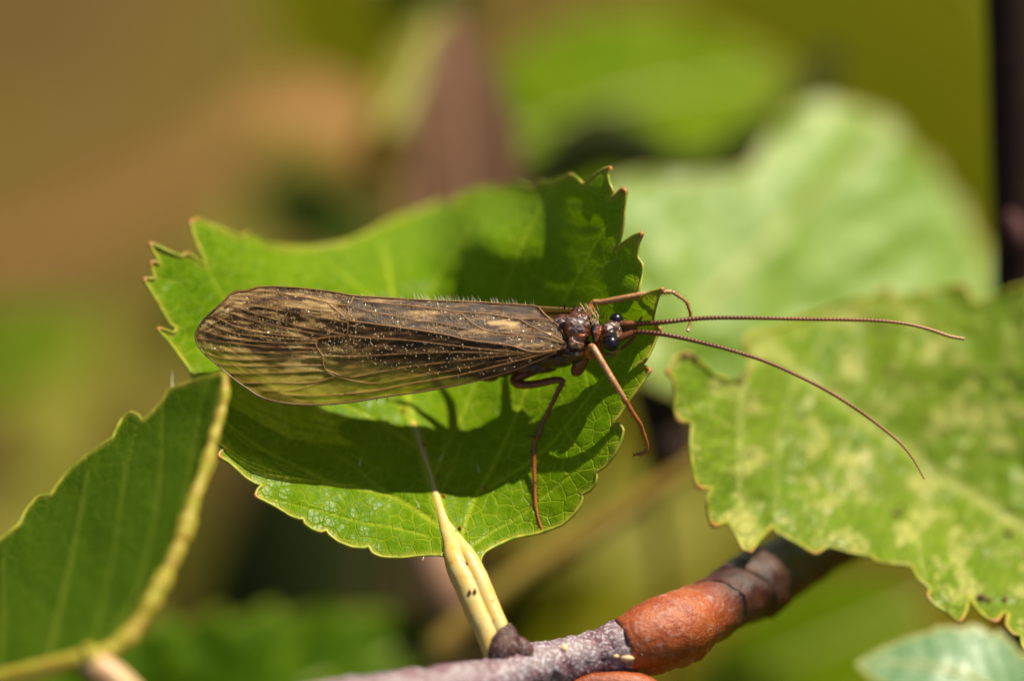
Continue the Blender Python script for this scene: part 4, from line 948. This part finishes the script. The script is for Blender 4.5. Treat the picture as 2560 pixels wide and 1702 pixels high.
for s in ((1048, 784, 60, 9, .32), (1263, 809, 46, 13, .34), (1190, 829, 40, 6, .32), (1370, 832, 26, 5, .25), (1330, 862, 50, 7, .28), (960, 752, 60, 3.5, .25), (1130, 838, 60, 5, .15), (1000, 800, 80, 4, .12),
          (734, 834, 26, 8, .42), (741, 863, 24, 6.5, .45), (763, 887, 36, 6, .45), (763, 917, 30, 6.5, .45), (787, 941, 34, 7, .38), (598, 753, 20, 9, .40), (552, 776, 16, 7, .42), (523, 806, 12, 7, .45), (508, 838, 10, 6, .42), (520, 872, 12, 5, .3),
          (850, 870, 40, 9, .20), (905, 905, 50, 10, .15), (690, 950, 70, 7, .25), (640, 830, 36, 4, .22), (600, 845, 40, 3.5, .2), (640, 868, 50, 3, .15), (600, 893, 60, 4, .12), (660, 780, 40, 4, .15), (1120, 892, 60, 9, .10), (960, 872, 60, 6, .10),
          (650, 970, 60, 8, .2), (760, 975, 60, 7, .22),
          (1230, 770, 130, 4, -.26), (1010, 756, 60, 2.5, -.12), (1125, 797, 40, 10, -.26), (1180, 789, 34, 5, -.26), (1326, 804, 24, 5, -.28), (1252, 848, 26, 5, -.30), (1286, 857, 16, 6, -.28), (900, 775, 30, 8, -.18),
          (870, 820, 18, 10, -.22), (840, 855, 46, 7, -.25), (690, 722, 34, 5, -.2), (640, 745, 26, 8, -.2), (585, 800, 30, 6, -.2), (560, 845, 20, 12, -.2), (620, 855, 44, 5, -.18), (700, 876, 40, 4, -.2), (660, 905, 60, 4, -.18),
          (1127, 886, 30, 10, -.28), (1110, 900, 22, 9, -.25), (1040, 860, 80, 6, -.18), (1020, 868, 60, 5, -.2), (960, 912, 60, 5, -.16), (1100, 930, 60, 5, -.15), (845, 930, 20, 6, -.15), (740, 800, 40, 8, -.1), (555, 925, 14, 40, -.1)):
    spot(*s)
tone = np.clip(tone, 0.0, 1.0)
low = np.clip((vfr - 0.72) / 0.22, 0, 1)
clear = 0.02 + 0.06 * lat + 0.36 * low * np.clip((1250 - x) / 250, 0, 1) + 0.06 * dist * np.clip(vfr * 1.4, 0, 1)
clear = np.clip(clear * (0.5 + tone), 0, 0.72)
zz = w_dz(x, y) + 1.6 * np.exp(-(vd / 4) ** 2) + 1.6 * (vnoise(x / 30, vfr * 20, 54) - 0.5) * 2
m, nt, out = new_mat('wing_membrane')
ta = attr(nt, 'tone').outputs['Fac']; cl = attr(nt, 'clear').outputs['Fac']; la = attr(nt, 'lat').outputs['Fac']
g = N(nt, 'ShaderNodeNewGeometry'); nzf = noise(nt, g.outputs['Position'], 1 / (3.5 * U), 3, 0.7); nzm = noise(nt, g.outputs['Position'], 1 / (14 * U), 4, 0.6)
tt = math_n(nt, 'ADD', ta, math_n(nt, 'MULTIPLY', math_n(nt, 'SUBTRACT', nzm, 0.5), 0.22))
tt = math_n(nt, 'ADD', tt, math_n(nt, 'MULTIPLY', math_n(nt, 'SUBTRACT', nzf, 0.5), 0.20))
cr = N(nt, 'ShaderNodeValToRGB'); nt.links.new(tt, cr.inputs[0])
e = cr.color_ramp.elements
e[0].position = 0.08; e[0].color = (0.024, 0.010, 0.0045, 1); e[1].position = 0.85; e[1].color = (0.62, 0.46, 0.20, 1)
for pos_, c_ in ((0.26, (0.090, 0.042, 0.018)), (0.42, (0.215, 0.115, 0.042)), (0.60, (0.42, 0.27, 0.105))):
    q = e.new(pos_); q.color = (*c_, 1)
glow_a = attr(nt, 'gold').outputs['Fac']
wcol = mixc(nt, glow_a, cr.outputs[0], (0.46, 0.34, 0.030))  # light glowing through the lower wing, painted as golden base colour
pr = N(nt, 'ShaderNodeBsdfPrincipled'); nt.links.new(wcol, pr.inputs['Base Color'])
pr.inputs['Roughness'].default_value = 0.42; pr.inputs['Specular IOR Level'].default_value = 0.30
pr.inputs['Sheen Weight'].default_value = 0.0; pr.inputs['Sheen Roughness'].default_value = 0.4; pr.inputs['Sheen Tint'].default_value = (0.9, 0.75, 0.5, 1)
bp = N(nt, 'ShaderNodeBump'); bp.inputs['Strength'].default_value = 0.7; bp.inputs['Distance'].default_value = 2.0 * U
nt.links.new(nzf, bp.inputs['Height']); nt.links.new(bp.outputs[0], pr.inputs['Normal'])
tr = N(nt, 'ShaderNodeBsdfTranslucent'); nt.links.new(mixc(nt, 0.5, wcol, (0.40, 0.26, 0.03)), tr.inputs[0])
mx = N(nt, 'ShaderNodeMixShader'); mx.inputs[0].default_value = 0.25
nt.links.new(pr.outputs[0], mx.inputs[1]); nt.links.new(tr.outputs[0], mx.inputs[2])
tp = N(nt, 'ShaderNodeBsdfTransparent'); tp.inputs[0].default_value = (0.82, 0.66, 0.26, 1)
mx2 = N(nt, 'ShaderNodeMixShader'); nt.links.new(cl, mx2.inputs[0]); nt.links.new(mx.outputs[0], mx2.inputs[1]); nt.links.new(tp.outputs[0], mx2.inputs[2])
nt.links.new(mx2.outputs[0], out.inputs[0])
M['wing'] = m
M['vein'] = basic_mat('wing_vein', (0.26, 0.125, 0.040), (0.19, 0.085, 0.022), 30, 0.45, 0.4, 0.3, 1.5)
M['vein_dark'] = basic_mat('wing_edge', (0.09, 0.040, 0.014), (0.13, 0.06, 0.02), 30, 0.4, 0.5, 0.3, 1.5)
wing = mesh_obj('forewing', P(x, y, zz), WF, M['wing'], fly, {'tone': tone, 'clear': clear, 'lat': lat, 'gold': np.clip(np.clip((vfr - 0.62) / 0.3, 0, 1) * 0.75 * np.clip((1230 - x) / 200, 0, 1) * np.clip(0.35 + 1.6 * tone, 0, 1), 0, 0.8)}, label='near forewing with mottled brown cells and tan veins')
for pl, rr in veins:
    p = smooth_path(pl, 6); z = w_dz(p[:, 0], p[:, 1]) + 1.2
    tube('vein', np.column_stack([p, z, np.full(len(p), rr * 0.82)]), M['vein'], wing, seg=6, n=1)
p = smooth_path(margin_line, 5); z = w_dz(p[:, 0], p[:, 1])
tube('wing_edge', np.column_stack([p, z, np.full(len(p), 2.4)]), M['vein_dark'], wing, seg=6, n=1)

# far forewing: drops away behind the ridge
xs = np.linspace(500, 1440, 90); rows = []
sv = np.linspace(0, 1, 12)
for X in xs:
    y0 = float(ytop(np.array(min(X, 1400.0)))) if X < 1343 else 766 + (X - 1343) * 0.06
    z0 = float(w_dz(np.array(min(X, 1340.0)), np.array(y0 if X < 1340 else 764.0)))
    ln = np.interp(X, [490, 800, 1000], [235, 215, 150]) * min(1, ((X - 490) / 160)) ** 0.6 * np.interp(X, [490, 1150, 1440], [1, 1, 0.25])
    for s in sv:
        rows.append((X, y0 + 2.0 - 3 * math.sin(math.pi * min(1, s * 3)) + 0.74 * ln * s, z0 + 1.5 - 7 * min(1, s * 5) - 0.68 * ln * s))
rows = np.array(rows); ns = len(sv)
F = [(i * ns + j, i * ns + j + 1, (i + 1) * ns + j + 1, (i + 1) * ns + j) for i in range(len(xs) - 1) for j in range(ns - 1)]
t2 = 0.25 + 0.45 * (vnoise(rows[:, 0] / 46, rows[:, 2] / 8, 61) - 0.5)
wing2 = mesh_obj('forewing', P(rows[:, 0], rows[:, 1], rows[:, 2]), F, M['wing'], fly, {'tone': t2, 'clear': np.full(len(rows), 0.12), 'lat': np.ones(len(rows)), 'gold': np.zeros(len(rows))}, label='far forewing sloping away behind the ridge')
tube('vein', np.column_stack([xs[3:], [r[1] - 1 for r in rows[::ns]][3:], [r[2] + 0.5 for r in rows[::ns]][3:], np.full(len(xs) - 3, 2.0)]), M['vein'], wing2, seg=6, n=1)
for k in (3, 6, 9):
    q = rows.reshape(len(xs), ns, 3)[3:, k]
    tube('vein', np.column_stack([q, np.full(len(q), 1.6)]), M['vein'], wing2, seg=6, n=1)

# ---- hairs of the wings and thorax
M['gold'] = basic_mat('seta_gold', (0.72, 0.52, 0.24), (0.62, 0.42, 0.18), 20, 0.25, 0.9, 0, 1)
M['seta_white'] = basic_mat('seta_pale', (0.85, 0.78, 0.62), (0.8, 0.7, 0.5), 20, 0.2, 1.0, 0, 1)
def wing_hairs(n, region, ln, r, mat, name, up=7):
    a, b = [], []
    k = 0
    while k < n:
        X = rng.uniform(500, 1400); Y = rng.uniform(720, 990)
        if Y < ytop(X) + 4 or Y > ybot(X) - 6 or not region(X, Y): continue
        z = float(w_dz(np.array(X), np.array(Y)))
        l = ln * rng.uniform(0.5, 1.3)
        a.append((X, Y, z + 0.5)); b.append((X - l * rng.uniform(0.2, 1.0), Y - l * rng.uniform(-0.2, 0.9), z + up * rng.uniform(0.5, 1.3))); k += 1
    a = np.array(a); b = np.array(b)
    return hairs_obj(name, P(a[:, 0], a[:, 1], a[:, 2]), P(b[:, 0], b[:, 1], b[:, 2]), r * U, mat, wing)
wing_hairs(2600, lambda X, Y: Y < w_fold(X) + 4 and (vnoise(np.array(X / 40), np.array(Y / 9), 71) > 0.42), 4, 0.55, M['gold'], 'golden_hairs', 3)
wing_hairs(900, lambda X, Y: X < 900 and Y < w_fold(X) + 90 and vnoise(np.array(X / 60), np.array(Y / 30), 72) > 0.35, 4, 0.8, M['gold'], 'golden_hairs', 4)
wing_hairs(420, lambda X, Y: w_fold(X) - 5 < Y < w_fold(X) + 105 and X > 690, 4.0, 1.0, M['seta_white'], 'bright_setae', 9)
a, b = [], []
for X in np.concatenate([rng.uniform(880, 1340, 70), rng.uniform(1030, 1250, 60)]):
    Y = float(ytop(X)); z = float(w_dz(np.array(X), np.array(Y))); l = rng.uniform(5, 20) * (0.5 if X < 1000 else 1)
    a.append(P1((X, Y + 3, z - rng.uniform(0, 25)))); b.append(P1((X - l * rng.uniform(0.1, 0.9), Y - l, z + rng.uniform(-8, 8))))
hairs_obj('ridge_hairs', a, b, 0.55 * U, M['seta_white'], wing)
a, b = [], []
for X in np.concatenate([rng.uniform(640, 960, 46), [968]]):
    Y = float(ybot(X)); z = float(w_dz(np.array(X), np.array(Y))); l = rng.uniform(5, 11) if X != 968 else 22
    a.append(P1((X, Y - 2, z))); b.append(P1((X - l * 0.5 if X != 968 else X, Y + l, z - 2)))
hairs_obj('fringe_bristles', a, b, 1.2 * U, M['spine'], wing)
a, b = [], []
for _ in range(60):
    X = rng.uniform(1462, 1498); Y = rng.uniform(775, 818); l = rng.uniform(12, 26)
    a.append(P1((X, Y, -8))); b.append(P1((X - l * rng.uniform(0.1, 0.8), Y - l, rng.uniform(-10, 12))))
hairs_obj('thorax_hairs', a, b, 1.0 * U, M['gold'], body)
a, b = [], []
for _ in range(70):
    X = rng.uniform(1390, 1520); Y = 768 + max(0, X - 1440) * 0.35 + rng.uniform(0, 10); l = rng.uniform(10, 26)
    a.append(P1((X, Y, -22))); b.append(P1((X + l * rng.uniform(-0.6, 0.6), Y - l, rng.uniform(-25, 5))))
hairs_obj('thorax_bristles', a, b, 0.8 * U, M['spine'], body)
